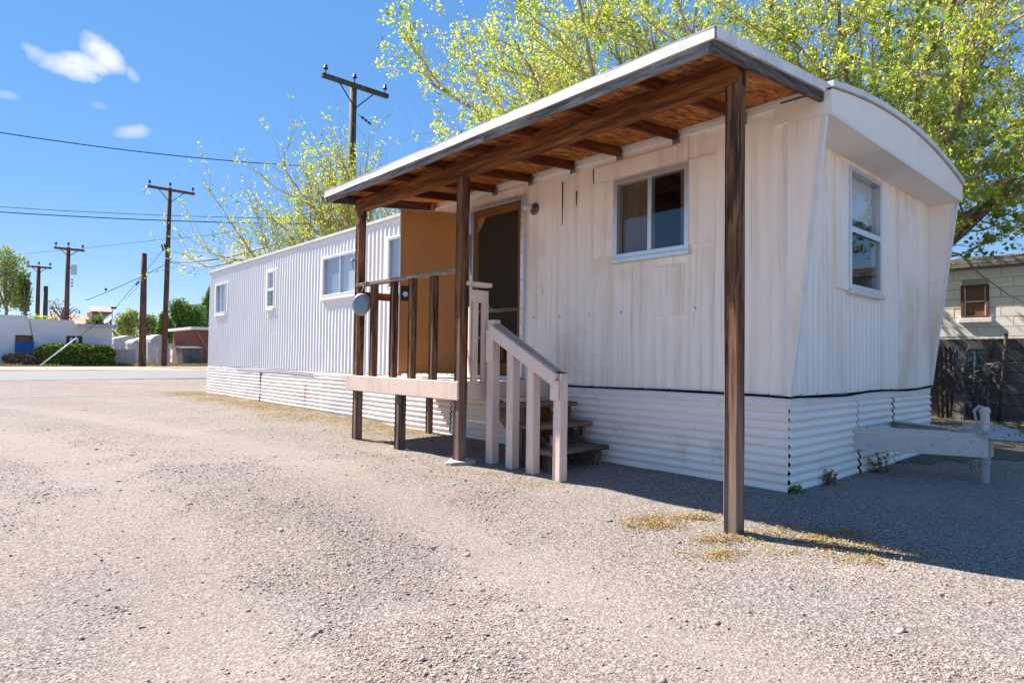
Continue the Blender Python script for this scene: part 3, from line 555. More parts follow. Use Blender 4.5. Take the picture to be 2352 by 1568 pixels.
# wooden screen door
sx0, sx1 = -.028, .0
sd = MB().box(sx0, sx1, y0 + .006, y0 + .07, z0 + .02, z1 - .012).box(sx0, sx1, y1 - .085, y1 - .02, z0 + .02, z1 - .012).box(sx0, sx1, y0 + .07, y1 - .085, z1 - .10, z1 - .012).box(sx0, sx1, y0 + .07, y1 - .085, z0 + .02, z0 + .16).build('screen_door', 'screen_wood', home, bevel=.004)
MB().box(sx0, sx1, y0 + .07, y1 - .085, 1.565, 1.605).build('cross_rail', 'rail_wood', sd, bevel=.003); MB().box(sx0, sx1, y0 + .07, y1 - .085, 1.24, 1.28).build('cross_rail', 'rail_wood', sd, bevel=.003)
MB().prism([(sx0 - .002, y1 - .085, z1 - .10), (sx0 - .002, y1 - .22, z1 - .10), (sx0 - .002, y1 - .085, z1 - .28)], (.006, 0, 0)).build('corner_gusset', 'orange_wood', sd)
MB().box(-.016, -.0145, y0 + .06, y1 - .08, z0 + .15, z1 - .09).build('screen', 'insect_screen', sd)
MB().bar((sx0 - .004, 3.36, 1.0), (sx0 - .004, 3.36, 1.24), .03, .02).build('brace', 'screen_wood', sd)
MB().tube([(-.05, y1 - .01, 1.78), (-.045, y1 - .40, 1.60)], .005, 6).build('closer_rod', 'aluminium', sd)
MB().tube([(-.075, y1 + .035, 1.65), (-.075, y1 + .035, 2.55)], .018, 10).build('hinge_tube', 'aluminium', home, smooth=True)
# entry door, swung open over the deck
h0 = Vector((-.07, 3.99, 0)); h1 = Vector((-.80, 4.42, 0)); dn = (h1 - h0).normalized(); nn = Vector((-dn.y, dn.x, 0))
if nn.y > 0: nn = -nn
def dbox(mb, s0, s1, t0, t1, za, zb):
    pts = [h0 + dn * s + nn * t for s, t in ((s0, t0), (s1, t0), (s1, t1), (s0, t1))]
    return mb.prism([(p.x, p.y, za) for p in pts], (0, 0, zb - za))
wd = (h1 - h0).length
ed = dbox(MB(), .012, wd - .012, 0, .038, .835, 2.81).build('entry_door', 'door_brown', home)
dbox(dbox(dbox(MB(), wd - .0118, wd, -.004, .043, .82, 2.825), 0, .0118, -.004, .043, .82, 2.825), .012, wd - .012, -.003, .042, 2.8105, 2.824).build('edge_trim', 'aluminium', ed)
dbox(MB(), .012, wd - .012, -.003, .042, .821, .834).build('edge_trim', 'dark_metal', ed)
lp = h0 + dn * (wd - .075) + nn * .046
mb = MB(); dbox(mb, wd - .13, wd - .02, .039, .043, 1.70, 1.88); mb.build('latch_plate', 'dark_metal', ed, bevel=.004)
MB().tube([(lp.x, lp.y, 1.78), tuple(lp + nn * .03 + Vector((0, 0, 1.78)))], [.034, .030], 16).build('latch_knob', 'aluminium', ed, smooth=False)
# wall lamp
lm = MB().tube([(-.012, 2.86, 2.70), (-.02, 2.86, 2.70), (-.035, 2.86, 2.70)], [.068, .066, .045], 24).tube([(-.035, 2.86, 2.70), (-.085, 2.86, 2.70)], [.036, .032], 20).build('wall_lamp', 'lamp_metal', home, smooth=False)
MB().tube([(-.085, 2.86, 2.70), (-.10, 2.86, 2.70), (-.14, 2.86, 2.70), (-.17, 2.86, 2.70), (-.185, 2.86, 2.70)], [.028, .043, .048, .042, .015], 20).build('lamp_globe', 'lamp_glass', lm, smooth=True)
# tongue and jack
tip = Vector((1.83, -1.12, .40))
mbr = MB()
def channel(p, q, h, inner):
    p, q = Vector(p), Vector(q); d = (q - p).normalized(); r = Vector((d.y, -d.x, 0)) * inner
    m = MB(); m.bar(p, q, .012, h); m.bar(p + r * .035 + Vector((0, 0, h / 2 - .006)), q + r * .035 + Vector((0, 0, h / 2 - .006)), .07, .012); m.bar(p + r * .035 - Vector((0, 0, h / 2 - .006)), q + r * .035 - Vector((0, 0, h / 2 - .006)), .07, .012); return m
tg = channel((1.25, .06, .335), (1.74, -.93, .325), .205, -1).build('tongue', 'tongue_paint', home)
channel((2.41, .06, .335), (1.92, -.93, .325), .205, 1).build('rail', 'tongue_paint', tg)
MB().prism([(1.62, -.66, .432), (2.04, -.66, .432), (1.95, -.92, .432), (1.87, -.99, .425), (1.79, -.99, .425), (1.71, -.92, .432)], (0, 0, .012)).build('coupler_plate', 'chipped_paint', tg)
mb = MB(); mb.add([(1.68, -.72, .435), (1.98, -.72, .435), (1.95, -1.0, .385), (1.83, -1.19, .385), (1.70, -1.0, .385), (1.83, -.74, .505), (1.83, -1.0, .505), (1.83, -1.13, .455)], [(0, 5, 6, 4), (5, 1, 2, 6), (4, 6, 7, 3), (6, 2, 3, 7), (0, 1, 5)]); mb.build('coupler', 'chipped_paint', tg, smooth=True)
MB().box(1.77, 1.89, -.94, -.92, .225, .432).build('end_plate', 'tongue_paint', tg)
MB().tube([(1.78, -.90, .445), (1.78, -.90, .60)], .034, 18).tube([(1.78, -.90, .60), (1.78, -.90, .632), (1.78, -.90, .65)], [.040, .040, .024], 18).build('jack_housing', 'tongue_paint', tg)
MB().tube([(1.78, -.90, .23), (1.78, -.90, .16)], .040, 16).tube([(1.78, -.90, .16), (1.78, -.90, -.03)], [.033, .030], 16).build('jack_leg', 'chipped_paint', tg)
MB().tube([(1.78, -.90, .64), (1.74, -.87, .66), (1.69, -.84, .62), (1.71, -.86, .50), (1.66, -.80, .46), (1.60, -.70, .45)], .010, 8).build('jack_crank', 'chipped_paint', tg)

# ================================================================== PORCH
porch = thing('porch', (-.6, 3.6, 0), 'wooden entry porch with lean-to roof, deck, railing and steps on the mobile home', 'porch')
XF, SL = -1.60, .096
def rt(x): return 2.967 + (x - XF) * SL
YN, YF = -.29, 4.80
def slab(mb, x0, x1, ya, yb, dz0, dz1):
    return mb.add([(x0, ya, rt(x0) + dz0), (x1, ya, rt(x1) + dz0), (x1, yb, rt(x1) + dz0), (x0, yb, rt(x0) + dz0), (x0, ya, rt(x0) + dz1), (x1, ya, rt(x1) + dz1), (x1, yb, rt(x1) + dz1), (x0, yb, rt(x0) + dz1)],
                  [(0, 3, 2, 1), (4, 5, 6, 7), (0, 1, 5, 4), (1, 2, 6, 5), (2, 3, 7, 6), (3, 0, 4, 7)])
for a, c in ((YN + .03, .93), (.934, 2.15), (2.154, 3.37), (3.374, YF - .03)):
    slab(MB(), XF + .03, -.034, a, c, -.027, -.012).build('roof_sheathing', 'osb', porch)
def skin(x, y): return (x, y, rt(x) + .006 * (float(vnoise(x, y, 3, 2)) - .5))
mb = MB().grid(skin, lin(XF - .012, .02, 20), lin(YN - .012, YF + .012, 60)); slab(mb, XF, -.01, YN, YF, -.0115, -.006); mb.build('roof_covering', 'roof_coat', porch)
def edge_strip(p0, p1, drop, thick, ax):
    n = 60; q0, q1 = Vector(p0), Vector(p1); mb = MB(); pts = []
    for i in range(n + 1):
        t = i / n; p = q0.lerp(q1, t); w = .004 * (float(vnoise(t * 14, 1, 1, 4)) - .5); b = drop + .004 * (float(vnoise(t * 18, 5, 1, 3)) - .5)
        pts.append((p, w, b))
    k = Vector((-1, 0, 0)) if ax == 'x' else Vector((0, -1, 0))
    if ax == '+y': k = Vector((0, 1, 0))
    for off in (0, thick):
        pass
    mb.grid(lambda i, j: tuple(pts[int(i)][0] + k * (thick * .5 + pts[int(i)][1] + (.006 if j == 2 else 0)) + Vector((0, 0, .003 if j == 0 else -pts[int(i)][2] * (.88 if j == 1 else 1)))), list(range(n + 1)), [0, 1, 2])
    mb.grid(lambda i, j: tuple(pts[int(i)][0] + k * (pts[int(i)][1] - .004) + Vector((0, 0, .003 if j == 0 else -pts[int(i)][2]))), list(range(n + 1)), [0, 1])
    mb.grid(lambda i, j: tuple(pts[int(i)][0] + k * (pts[int(i)][1] + (-.004 if j == 0 else thick * .5 + .006)) + Vector((0, 0, -pts[int(i)][2]))), list(range(n + 1)), [0, 1])
    return mb
edge_strip((XF, YN, rt(XF)), (XF, YF, rt(XF)), .072, .02, 'x').build('drip_edge', 'drip_metal', porch)
edge_strip((XF, YN, rt(XF)), (.0, YN, rt(0)), .074, .02, 'y').build('drip_edge', 'drip_metal', porch)
edge_strip((XF, YF, rt(XF)), (.0, YF, rt(0)), .074, .02, '+y').build('drip_edge', 'drip_metal', porch)
slab(MB(), XF + .003, XF + .04, YN + .041, 1.85, -.140, -.028).build('fascia_board', 'grey_wood_y', porch, bevel=.004)
slab(MB(), XF + .005, XF + .042, 1.853, YF - .041, -.136, -.028).build('fascia_board', 'grey_wood_y', porch, bevel=.004)
slab(MB(), XF + .003, -.045, YN + .003, YN + .04, -.145, -.028).build('fascia_board', 'grey_wood_x', porch, bevel=.004)
slab(MB(), XF + .003, -.045, YF - .04, YF - .003, -.135, -.028).build('fascia_board', 'grey_wood_x', porch, bevel=.004)
for i in range(1, 8):
    y = YN + .02 + (YF - YN - .04) * i / 8; j = .012 * random.uniform(-1, 1)
    slab(MB(), XF + .043, -.05, y - .019 + j, y + .019 + j, -.116, -.0275).build('rafter', 'rafter_wood', porch, bevel=.003)
    MB().box(-.066, -.051, y - .035 + j, y + .035 + j, rt(-.06) - .15, rt(-.06) - .06).build('rafter_hanger', 'galvanised', porch)
MB().box(-1.245, -1.155, -.225, YF - .05, 2.765, 2.925).build('beam', 'beam_wood', porch, bevel=.006)
def post(x, y, z0, z1, s=.092, mat='post_wood', lean=(0, 0), name='post', up=None):
    n = 14; mb = MB(); ring = []
    for i in range(n + 1):
        t = i / n; z = z0 + (z1 - z0) * t; w = s / 2; jx = .0025 * (float(vnoise(z * 3, x * 5 + y * 9, 1, 3)) - .5); jy = .0025 * (float(vnoise(z * 3, y * 3 + 40, 1, 8)) - .5); ch = .007
        for (a, b_) in ((-1, -1), (1, -1), (1, 1), (-1, 1)):
            for (ca, cb) in (((1 - ch / w), 1), (1, (1 - ch / w))) if a * b_ > 0 else ((1, (1 - ch / w)), ((1 - ch / w), 1)):
                wob = 1 + .05 * (float(vnoise(z * 7 + a * 3, b_ * 4 + x, 1, 9)) - .5)
                ring.append((x + a * w * ca * wob + jx + lean[0] * t, y + b_ * w * cb * wob + jy + lean[1] * t, z))
    k = 8; f = [(i * k + j, i * k + (j + 1) % k, (i + 1) * k + (j + 1) % k, (i + 1) * k + j) for i in range(n) for j in range(k)] + [tuple(range(k))[::-1], tuple(n * k + j for j in range(k))]
    return mb.add(ring, f).build(name, mat, porch)
GR = -.12
p3 = post(-1.20, -.20, GR - .05, 2.764, .094); tag(p3, 'tall free-standing brown porch post at the near end of the porch roof')
MB().box(-1.154, -1.115, -.245, -.155, 2.7645, 2.935).build('post_tongue', 'post_wood', p3, bevel=.004)
post(-1.20, 2.63, -.06, 2.764, .098); post(-1.20, 4.66, -.06, 2.764, .094)
MB().prism([(-1.247, 4.66, 2.765), (-1.247, 4.50, 2.765), (-1.247, 4.62, 2.60), (-1.247, 4.68, 2.60)], (-.012, 0, 0)).build('gusset', 'post_wood', porch)
MB().box(-1.2, -1.12, YF - .049, YF - .035, 2.68, 2.80).build('gusset', 'grey_wood_x', porch)
post(-.12, 4.72, .79, rt(-.12) - .04, .05, 'orange_wood', name='post')
# deck
ZD = .775
for i in range(9):
    x0 = -1.232 + i * .1345
    MB().box(x0, x0 + .128, 2.628, 4.838, ZD - .03, ZD + random.uniform(-.002, .002)).build('floor_board', 'floor_paint', porch, bevel=.003)
MB().box(-1.268, -1.236, 2.588, 4.86, .610, .788).build('deck_fascia', 'pink_paint', porch, bevel=.004)
MB().box(-1.235, -.03, 2.590, 2.622, .612, .783).build('deck_fascia', 'pink_paint', porch, bevel=.004)
MB().box(-1.235, -.03, 4.842, 4.872, .612, .783).build('deck_fascia', 'pink_paint', porch, bevel=.004)
for x in (-.9, -.5, -.1): MB().box(x - .02, x + .02, 2.63, 4.838, .62, ZD - .032).build('joist', 'rafter_wood', porch)
post(-1.20, 3.70, -.08, .609, .094, 'weathered_post', name='deck_leg'); post(-.20, 4.60, -.06, .70, .075, 'post_wood', name='deck_leg'); post(-.14, 2.66, -.06, .70, .075, 'weathered_post', name='deck_leg')
# railing
MB().bar((-1.20, 4.715, 1.872), (-1.20, 3.56, 1.872), .092, .040).build('top_rail', 'rail_wood', porch, bevel=.005)
MB().bar((-1.20, 3.556, 1.874), (-1.20, 2.68, 1.866), .092, .044).build('top_rail', 'rail_wood', porch, bevel=.005)
for y, dx in ((4.30, .0), (3.87, .006), (3.475, -.006), (3.09, .0)): post(-1.205 + dx, y, .772, 1.850, .072, 'post_wood', name='baluster')
MB().bar((-1.15, 4.70, 1.76), (-.12, 4.70, 1.76), .038, .088).build('side_rail', 'rafter_wood', porch, bevel=.004)
post(-.62, 4.70, .775, 1.715, .062, 'orange_wood', name='baluster')
MB().bar((-1.18, 2.60, 1.735), (-.88, 2.60, 1.735), .10, .04).build('side_rail', 'pink_paint', porch, bevel=.004)
MB().bar((-1.14, 2.60, 1.62), (-.90, 2.60, 1.62), .036, .12).build('side_rail', 'pink_paint', porch, bevel=.004)
for x in (-1.06, -.93): post(x, 2.605, .775, 1.56, .06, 'pink_paint', name='baluster')
# stair rail
NX = -.95
newels = ((2.44, 1.384), (2.15, 1.175), (1.875, 1.03), (1.54, .892))
for i, (y, zt_) in enumerate(newels):
    o = post(NX, y, -.10, zt_, .094, 'pink_paint', name='newel')
MB().add([(NX - .05, 1.49, .893), (NX + .05, 1.49, .893), (NX + .05, 1.59, .893), (NX - .05, 1.59, .893), (NX, 1.54, .912)], [(0, 1, 4), (1, 2, 4), (2, 3, 4), (3, 0, 4), (3, 2, 1, 0)]).build('newel_cap', 'grey_wood_x', porch)
MB().bar((NX - .07, 2.415, 1.285), (NX - .07, 1.535, .835), .040, .11).build('hand_rail', 'pink_paint', porch, bevel=.004)
MB().bar((NX, 2.39, 1.335), (NX, 1.585, .905), .105, .024).build('hand_rail_cap', 'worn_pink', porch, bevel=.004)
MB().box(NX - .072, NX - .050, 2.37, 2.47, .98, 1.29).build('rail_block', 'pink_paint', porch, bevel=.004)
MB().box(NX - .072, NX - .050, 1.50, 1.60, .66, .83).build('rail_block', 'pink_paint', porch, bevel=.004)
# steps
for i, (yf, zt_) in enumerate(((1.69, .195), (1.90, .405), (2.10, .588))):
    MB().box(-.90, -.10, yf, yf + .29, zt_ - .042, zt_).build('tread', 'tread_wood', porch, bevel=.006)
    for x in (-.80, -.17): MB().box(x - .018, x + .018, yf + .05, yf + .13, -.06, zt_ - .043).build('step_leg', 'weathered_post', porch)
for x in (-.745, -.235):
    MB().prism([(x, 1.75, .15), (x, 2.59, .60), (x, 2.59, .40), (x, 1.98, -.03), (x, 1.75, -.03)], (.036, 0, 0)).build('stringer', 'tread_wood', porch)
MB().box(-.70, -.30, 2.30, 2.33, -.05, .54).build('riser_board', 'beam_wood', porch)

# concrete footing under the middle post
g = np.random.default_rng(3); p = MB()
n = 14; top = [(-1.20 + (.135 + .05 * g.random()) * math.cos(6.283 * i / n), 2.60 + (.10 + .04 * g.random()) * math.sin(6.283 * i / n), .022 + .022 * g.random()) for i in range(n)]
bot = [(-1.20 + (x + 1.20) * 1.15, 2.58 + (y - 2.58) * 1.15, -.09) for x, y, z in top]
p.add(top + bot, [tuple(range(n))] + [(i, (i + 1) % n, (i + 1) % n + n, i + n) for i in range(n)])
tag(p.build('concrete_footing', 'concrete'), 'rough poured concrete footing around the middle porch post', 'footing')
# hanging galvanised pan
bk = thing('hanging_pan', (-1.26, 4.50, 1.45), 'round grey-blue metal pan hung by wire from the porch railing', 'pan')
ax = Vector((-.72, -.66, .10)).normalized(); u0 = ax.cross(Vector((0, 0, 1))).normalized(); w0 = u0.cross(ax); c0 = Vector((-1.29, 4.46, 1.635))
def disc(mb, prof, n=32, sq=1.0):
    k = len(mb.v)
    for (r, h) in prof:
        for j in range(n):
            t = 6.28318 * j / n; mb.v.append(tuple(c0 + ax * h + u0 * (r * .86 * math.cos(t)) + w0 * (r * math.sin(t) * (1.0 + .10 * (math.sin(t) < 0)))))
    for i in range(len(prof) - 1):
        for j in range(n): mb.f.append((k + i * n + j, k + i * n + (j + 1) % n, k + (i + 1) * n + (j + 1) % n, k + (i + 1) * n + j))
    return mb
disc(MB(), [(.001, .012), (.085, .012), (.108, .006), (.122, -.004), (.127, -.012), (.129, -.022), (.122, -.020), (.11, -.06), (.10, -.085), (.001, -.085)]).build('pan_body', 'galvanised', bk, smooth=True)
MB().tube([c0 + w0 * .145, c0 + w0 * .19 + u0 * -.02, Vector((-1.235, 4.50, 1.90)), Vector((-1.19, 4.50, 1.905))], .0045, 6).build('hanging_wire', 'wire_bare', bk)
# hook on the far post
hk = MB().tube([(-1.25, 4.65, 2.17), (-1.32, 4.64, 2.17), (-1.34, 4.64, 2.14)], .010, 8).tube([(-1.27, 4.63, 2.24), (-1.30, 4.63, 2.25)], .016, 8).tube([(-1.31, 4.64, 2.17), (-1.31, 4.65, 2.10), (-1.29, 4.65, 2.05), (-1.27, 4.65, 2.07)], .008, 8)
tag(hk.build('hose_hook', 'wire_bare'), 'small metal hook screwed to the far porch post', 'hook')
# black cable along the trim
g = np.random.default_rng(5); pts = [(-.03, y, .742 + .006 * math.sin(y * 2.1)) for y in np.arange(2.4, .0, -.15)] + [(-.035, -.03, .738)] + [(x, -.032, .745 + (.020 * math.sin(max(0, x - 1.1) * 2.4) if x > 1.1 else 0) - .02 * math.sin(x * 1.2)) for x in np.arange(.1, 3.75, .15)]
tag(MB().tube(pts, .010, 6).build('black_cable', 'black_cable', smooth=True), 'black cable clipped along the trim below the near siding', 'cable')
pts = [(-.03, y, .70 + .02 * math.sin(y * 1.4)) for y in np.arange(8.5, 12.6, .2)]
tag(MB().tube(pts, .005, 5).build('thin_cable', 'black_cable', smooth=True), 'thin sagging wire along the trim of the far skirting', 'cable')

# ================================================================== TREES
def leaf_mesh(P, size, seed, up=.3, flat=.0):
    g = np.random.default_rng(seed); n = len(P)
    a = g.normal(0, 1, (n, 3)); a[:, 2] -= up; a /= np.linalg.norm(a, axis=1)[:, None]
    b_ = g.normal(0, 1, (n, 3)); b_ -= a * (a * b_).sum(1)[:, None]; b_ /= np.linalg.norm(b_, axis=1)[:, None]
    c = np.cross(a, b_); Ln = size[:, None]; w = Ln * g.uniform(.28, .42, (n, 1))
    V = np.stack([P, P + a * Ln * .45 + b_ * w + c * w * .35, P + a * Ln, P + a * Ln * .45 - b_ * w + c * w * .35], 1).reshape(-1, 3)
    k = (np.arange(n) * 4)[:, None]; F = np.concatenate([k + [0, 1, 2], k + [0, 2, 3]], 1).reshape(-1, 3)
    return V, F
def tree(name, base, label, seed, trunk_h, limbs, spec, leafspec, group=None, lean=(0, 0)):
    """limbs: (azimuth deg, elevation deg, length, start fraction); spec: dict of the branching"""
    R = random.Random(seed); root = thing(name, base, label, 'tree', group); B = Vector(base)
    wood_ = {0: MB(), 1: MB(), 2: MB(), 3: MB()}; leafP = []; leafBig = []
    def grow(p, d, Ln, r, lev):
        n = {0: 5, 1: 9, 2: 7, 3: 5}[lev]; pts = [p]; dirs = [d]; q = p.copy(); dd = d.copy()
        wob = {0: .05, 1: .14, 2: .16, 3: .16}[lev]; trop = spec['trop'][lev]
        for i in range(n):
            dd = (dd + Vector((R.gauss(0, wob), R.gauss(0, wob), R.gauss(0, wob))) + Vector((0, 0, trop))).normalized(); q = q + dd * (Ln / n); pts.append(q.copy()); dirs.append(dd.copy())
        rs = [max(r * (1 - (.4 if lev == 0 else .82) * i / n), .0025) for i in range(n + 1)]
        wood_[lev].tube(pts, rs, {0: 10, 1: 7, 2: 5, 3: 3}[lev], cap=lev < 2)
        return pts, dirs, rs
    tp, td, tr = grow(B + Vector((0, 0, -.2)), Vector((lean[0], lean[1], 1)).normalized(), trunk_h + .2, spec['r0'], 0)
    def along(pts, dirs, f):
        k = f * (len(pts) - 1); i = min(int(k), len(pts) - 2); t = k - i; return pts[i].lerp(pts[i + 1], t), dirs[i + 1]
    def side(d, spread):
        v = Vector((R.gauss(0, 1), R.gauss(0, 1), R.gauss(0, 1))); v = (v - d * v.dot(d)).normalized(); return (d * math.cos(spread) + v * math.sin(spread)).normalized()
    def leaves_on(pts, dirs, n, spread):
        while n > 0:
            k = R.randint(4, 11); n -= k; f = R.random() ** .75; p_, d_ = along(pts, dirs, f); s = spread * R.uniform(.45, 1.15); bigc = R.random() < leafspec['big'](p_)
            for _ in range(k if not bigc else max(2, k // 3)):
                q = p_ + Vector((R.gauss(0, s), R.gauss(0, s), R.gauss(0, s)))
                if q.z < leafspec['zmin']: continue
                (leafBig if bigc else leafP).append(q)
    for (az, el, Ln, st) in limbs:
        p_, _ = along(tp, td, st); d_ = Vector((math.cos(rad(az)) * math.cos(rad(el)), math.sin(rad(az)) * math.cos(rad(el)), math.sin(rad(el))))
        lp_, ld_, lr_ = grow(p_, d_, Ln, spec['r1'] * (.7 + .3 * Ln / 5), 1)
        for k in range(spec['n2']):
            f = .22 + .78 * (k + R.random()) / spec['n2']; q, dq = along(lp_, ld_, f)
            if q.z < leafspec['zmin'] - .1: continue
            L2 = spec['l2'] * (.6 + .7 * R.random()) * (1.15 - .4 * f)
            bp, bd, br = grow(q, side(dq, rad(R.uniform(*spec['a2']))), L2, spec['r2'], 2)
            for j in range(spec['n3']):
                f3 = .15 + .85 * (j + R.random()) / spec['n3']; q3, d3 = along(bp, bd, f3)
                if q3.z < leafspec['zmin']: continue
                L3 = spec['l3'] * (.5 + .9 * R.random())
                wp, wd_, _ = grow(q3, side(d3, rad(R.uniform(*spec['a3']))), L3, spec['r3'], 3)
                if R.random() < leafspec['bare']: leaves_on(wp, wd_, int(leafspec['n'] * .15), .02)
                else: leaves_on(wp, wd_, int(leafspec['n'] * R.uniform(.4, 1.5)), leafspec['spread'])
            leaves_on(bp, bd, leafspec['n'] // 2, leafspec['spread'] * 1.2)
    wood_[0].v and wood_[0].build('trunk', 'bark', root, smooth=True); wood_[1].build('limbs', 'bark', root, smooth=True); wood_[2].build('branches', 'twig', root, smooth=True); wood_[3].build('twigs', 'twig', root)
    g = np.random.default_rng(seed)
    for arr, mt, s0, s1, nm in ((leafP, leafspec['mat'], *leafspec['size'], 'crown'), (leafBig, leafspec['bigmat'], *leafspec['bigsize'], 'large_leaves')):
        if not arr: continue
        P = np.array([tuple(v) for v in arr]); V, F = leaf_mesh(P, g.uniform(s0, s1, len(P)), seed + 1); tag(npmesh(nm, V, F, mt, root), kind='stuff')
    return root
SP = dict(r0=.24, r1=.080, r2=.017, r3=.0055, n2=14, n3=9, l2=2.0, l3=.85, a2=(25, 62), a3=(15, 50), trop={0: 0, 1: -.005, 2: .045, 3: .04})
LF = dict(n=46, spread=.050, size=(.022, .066), big=lambda q: .09, zmin=3.4, bigsize=(.07, .11), mat='leaf_spring', bigmat='leaf_green', bare=.10)
G = 'mulberry trees behind the mobile home'
tree('mulberry_tree', (6.2, 5.4, .03), 'large yellow-green budding tree rising behind the porch roof', 21, 2.2,
     [(150, 60, 6.8, .95), (128, 53, 6.4, .9), (175, 50, 6.0, .85), (100, 58, 5.8, .9), (210, 62, 6.0, .95), (250, 58, 6.0, .9), (135, 72, 6.8, 1), (230, 78, 6.6, 1), (120, 46, 4.8, .9), (150, 36, 5.0, .85), (142, 47, 6.2, .9), (265, 70, 6.2, 1), (185, 68, 6.6, 1), (160, 30, 4.4, .8), (240, 42, 5.0, .9), (195, 46, 5.6, .9), (215, 52, 6.2, .95), (172, 64, 6.6, 1)], SP, LF, G)
SP2 = dict(SP, trop={0: 0, 1: .01, 2: .05, 3: .03}, l2=1.9)
LF2 = dict(LF, n=54, zmin=2.5, big=lambda q: .34 if q.x > 6.2 and q.z < 4.4 else .10, bigsize=(.075, .13))
tree('mulberry_tree', (7.4, 1.9, .02), 'leafy tree at the right, its low boughs reaching over the block wall', 22, 2.3,
     [(180, 60, 5.4, .95), (215, 46, 5.0, .9), (240, 62, 5.6, 1), (270, 44, 5.2, .95), (285, 36, 5.0, .9), (292, 60, 5.0, 1), (310, 38, 3.4, .9), (255, 33, 4.6, .9), (200, 75, 6, 1), (275, 75, 6, 1), (235, 38, 4.4, .9), (150, 65, 4.8, 1), (262, 52, 5.4, .95), (225, 68, 5.8, 1), (290, 48, 5.2, .95), (62, 40, 3.4, .9), (85, 36, 3.6, .85), (40, 46, 2.8, .95)], SP2, LF2, G)
SP3 = dict(SP, n2=6, n3=6, l2=1.9, l3=1.0, r3=.005, a2=(18, 45), a3=(10, 35), trop={0: 0, 1: .06, 2: .2, 3: .16}, r0=.16, r1=.055)
LF3 = dict(LF, zmin=-9, n=14, bare=.5, spread=.03, size=(.03, .062), bigsize=(.06, .09), big=lambda q: .10)
tree('mulberry_tree', (6.2, 10.0, .06), 'sparse young tree with upright whips behind the far end of the porch roof', 23, 2.0,
     [(120, 40, 4.2, .9), (150, 55, 4.0, .95), (95, 55, 4.0, .9), (200, 50, 3.2, .9), (60, 55, 3.4, .95), (170, 28, 3.4, .85), (280, 60, 3, 1), (135, 30, 4.2, .85)], SP3, LF3, G)
SP4 = dict(SP3, n2=11, n3=9, l2=2.6, l3=1.5, r3=.007, r2=.024, r1=.06, trop={0: 0, 1: .03, 2: .12, 3: .10})
LF4 = dict(LF3, n=34, bare=.36, spread=.05, size=(.035, .075), bigsize=(.07, .10))
tree('mulberry_tree', (5.6, 15.4, .09), 'sparse fan-shaped tree with long bare whips behind the far end of the home', 24, 2.0,
     [(120, 30, 4.4, .85), (140, 45, 4.6, .95), (110, 52, 4.8, .9), (160, 60, 4.4, .95), (135, 20, 4.8, .8), (80, 60, 4.2, .95), (200, 55, 3.4, .9), (125, 70, 4.6, 1), (300, 50, 3, .9), (165, 32, 3.8, .85), (100, 36, 4.6, .85), (150, 18, 4.4, .85), (130, 36, 5, .9), (130, 27, 5.6, .85), (142, 33, 5.4, .9), (135, 44, 5.4, .9)], SP4, LF4, G)

def clump_tree(name, px, pytop, pybot, wpx, Y, label, mat, seed, n=2600, ls=(.14, .30), trunk=True, group=None, blobs=9, cat='tree', zfloor=.15):
    g = np.random.default_rng(seed); c = at(px, (pytop + pybot) / 2, 1, Y); t = at(px, pytop, 1, Y); bt = at(px, pybot, 1, Y)
    wl_ = at(px - wpx / 2, pybot, 1, Y)[0]; wr = at(px + wpx / 2, pybot, 1, Y)[0]; rx_ = (wr - wl_) / 2 * 1.12; rz = (t[2] - bt[2]) / 2 * 1.12
    root = thing(name, (c[0], Y, zfloor), label, cat, group); pts = []
    cen = [(0, 0, 0, .72)] + [(g.uniform(-.6, .6), g.uniform(-.5, .5), g.uniform(-.55, .6), g.uniform(.3, .48)) for _ in range(blobs)]
    for (a, b_, d, r) in cen:
        m = int(n * r / sum(q[3] for q in cen)); v = g.normal(0, 1, (m, 3)); v /= np.linalg.norm(v, axis=1)[:, None]; rr = r * g.uniform(.45, 1.08, m) ** .6
        pts.append(np.stack([c[0] + (a + v[:, 0] * rr) * rx_, Y + (b_ + v[:, 1] * rr) * rx_ * .8, c[2] + (d + v[:, 2] * rr) * rz], -1))
    P = np.concatenate(pts); P = P[P[:, 2] > zfloor]
    V, F = leaf_mesh(P, g.uniform(ls[0], ls[1], len(P)), seed, .0); tag(npmesh('crown', V, F, mat, root), kind='stuff')
    if trunk:
        mb = MB().tube([(c[0], Y, zfloor - .1), (c[0] + .1, Y, (zfloor + c[2]) / 2), (c[0], Y, c[2] + rz * .4)], [.16, .12, .05], 7)
        for k in range(7):
            a = 6.28 * k / 7; mb.tube([(c[0], Y, c[2] - rz * .6), (c[0] + math.cos(a) * rx_ * .4, Y + math.sin(a) * rx_ * .4, c[2]), (c[0] + math.cos(a) * rx_ * .7, Y + math.sin(a) * rx_ * .7, c[2] + rz * .4)], [.07, .05, .02], 5)
        mb.build('trunk', 'bark', root, smooth=True)
    return root

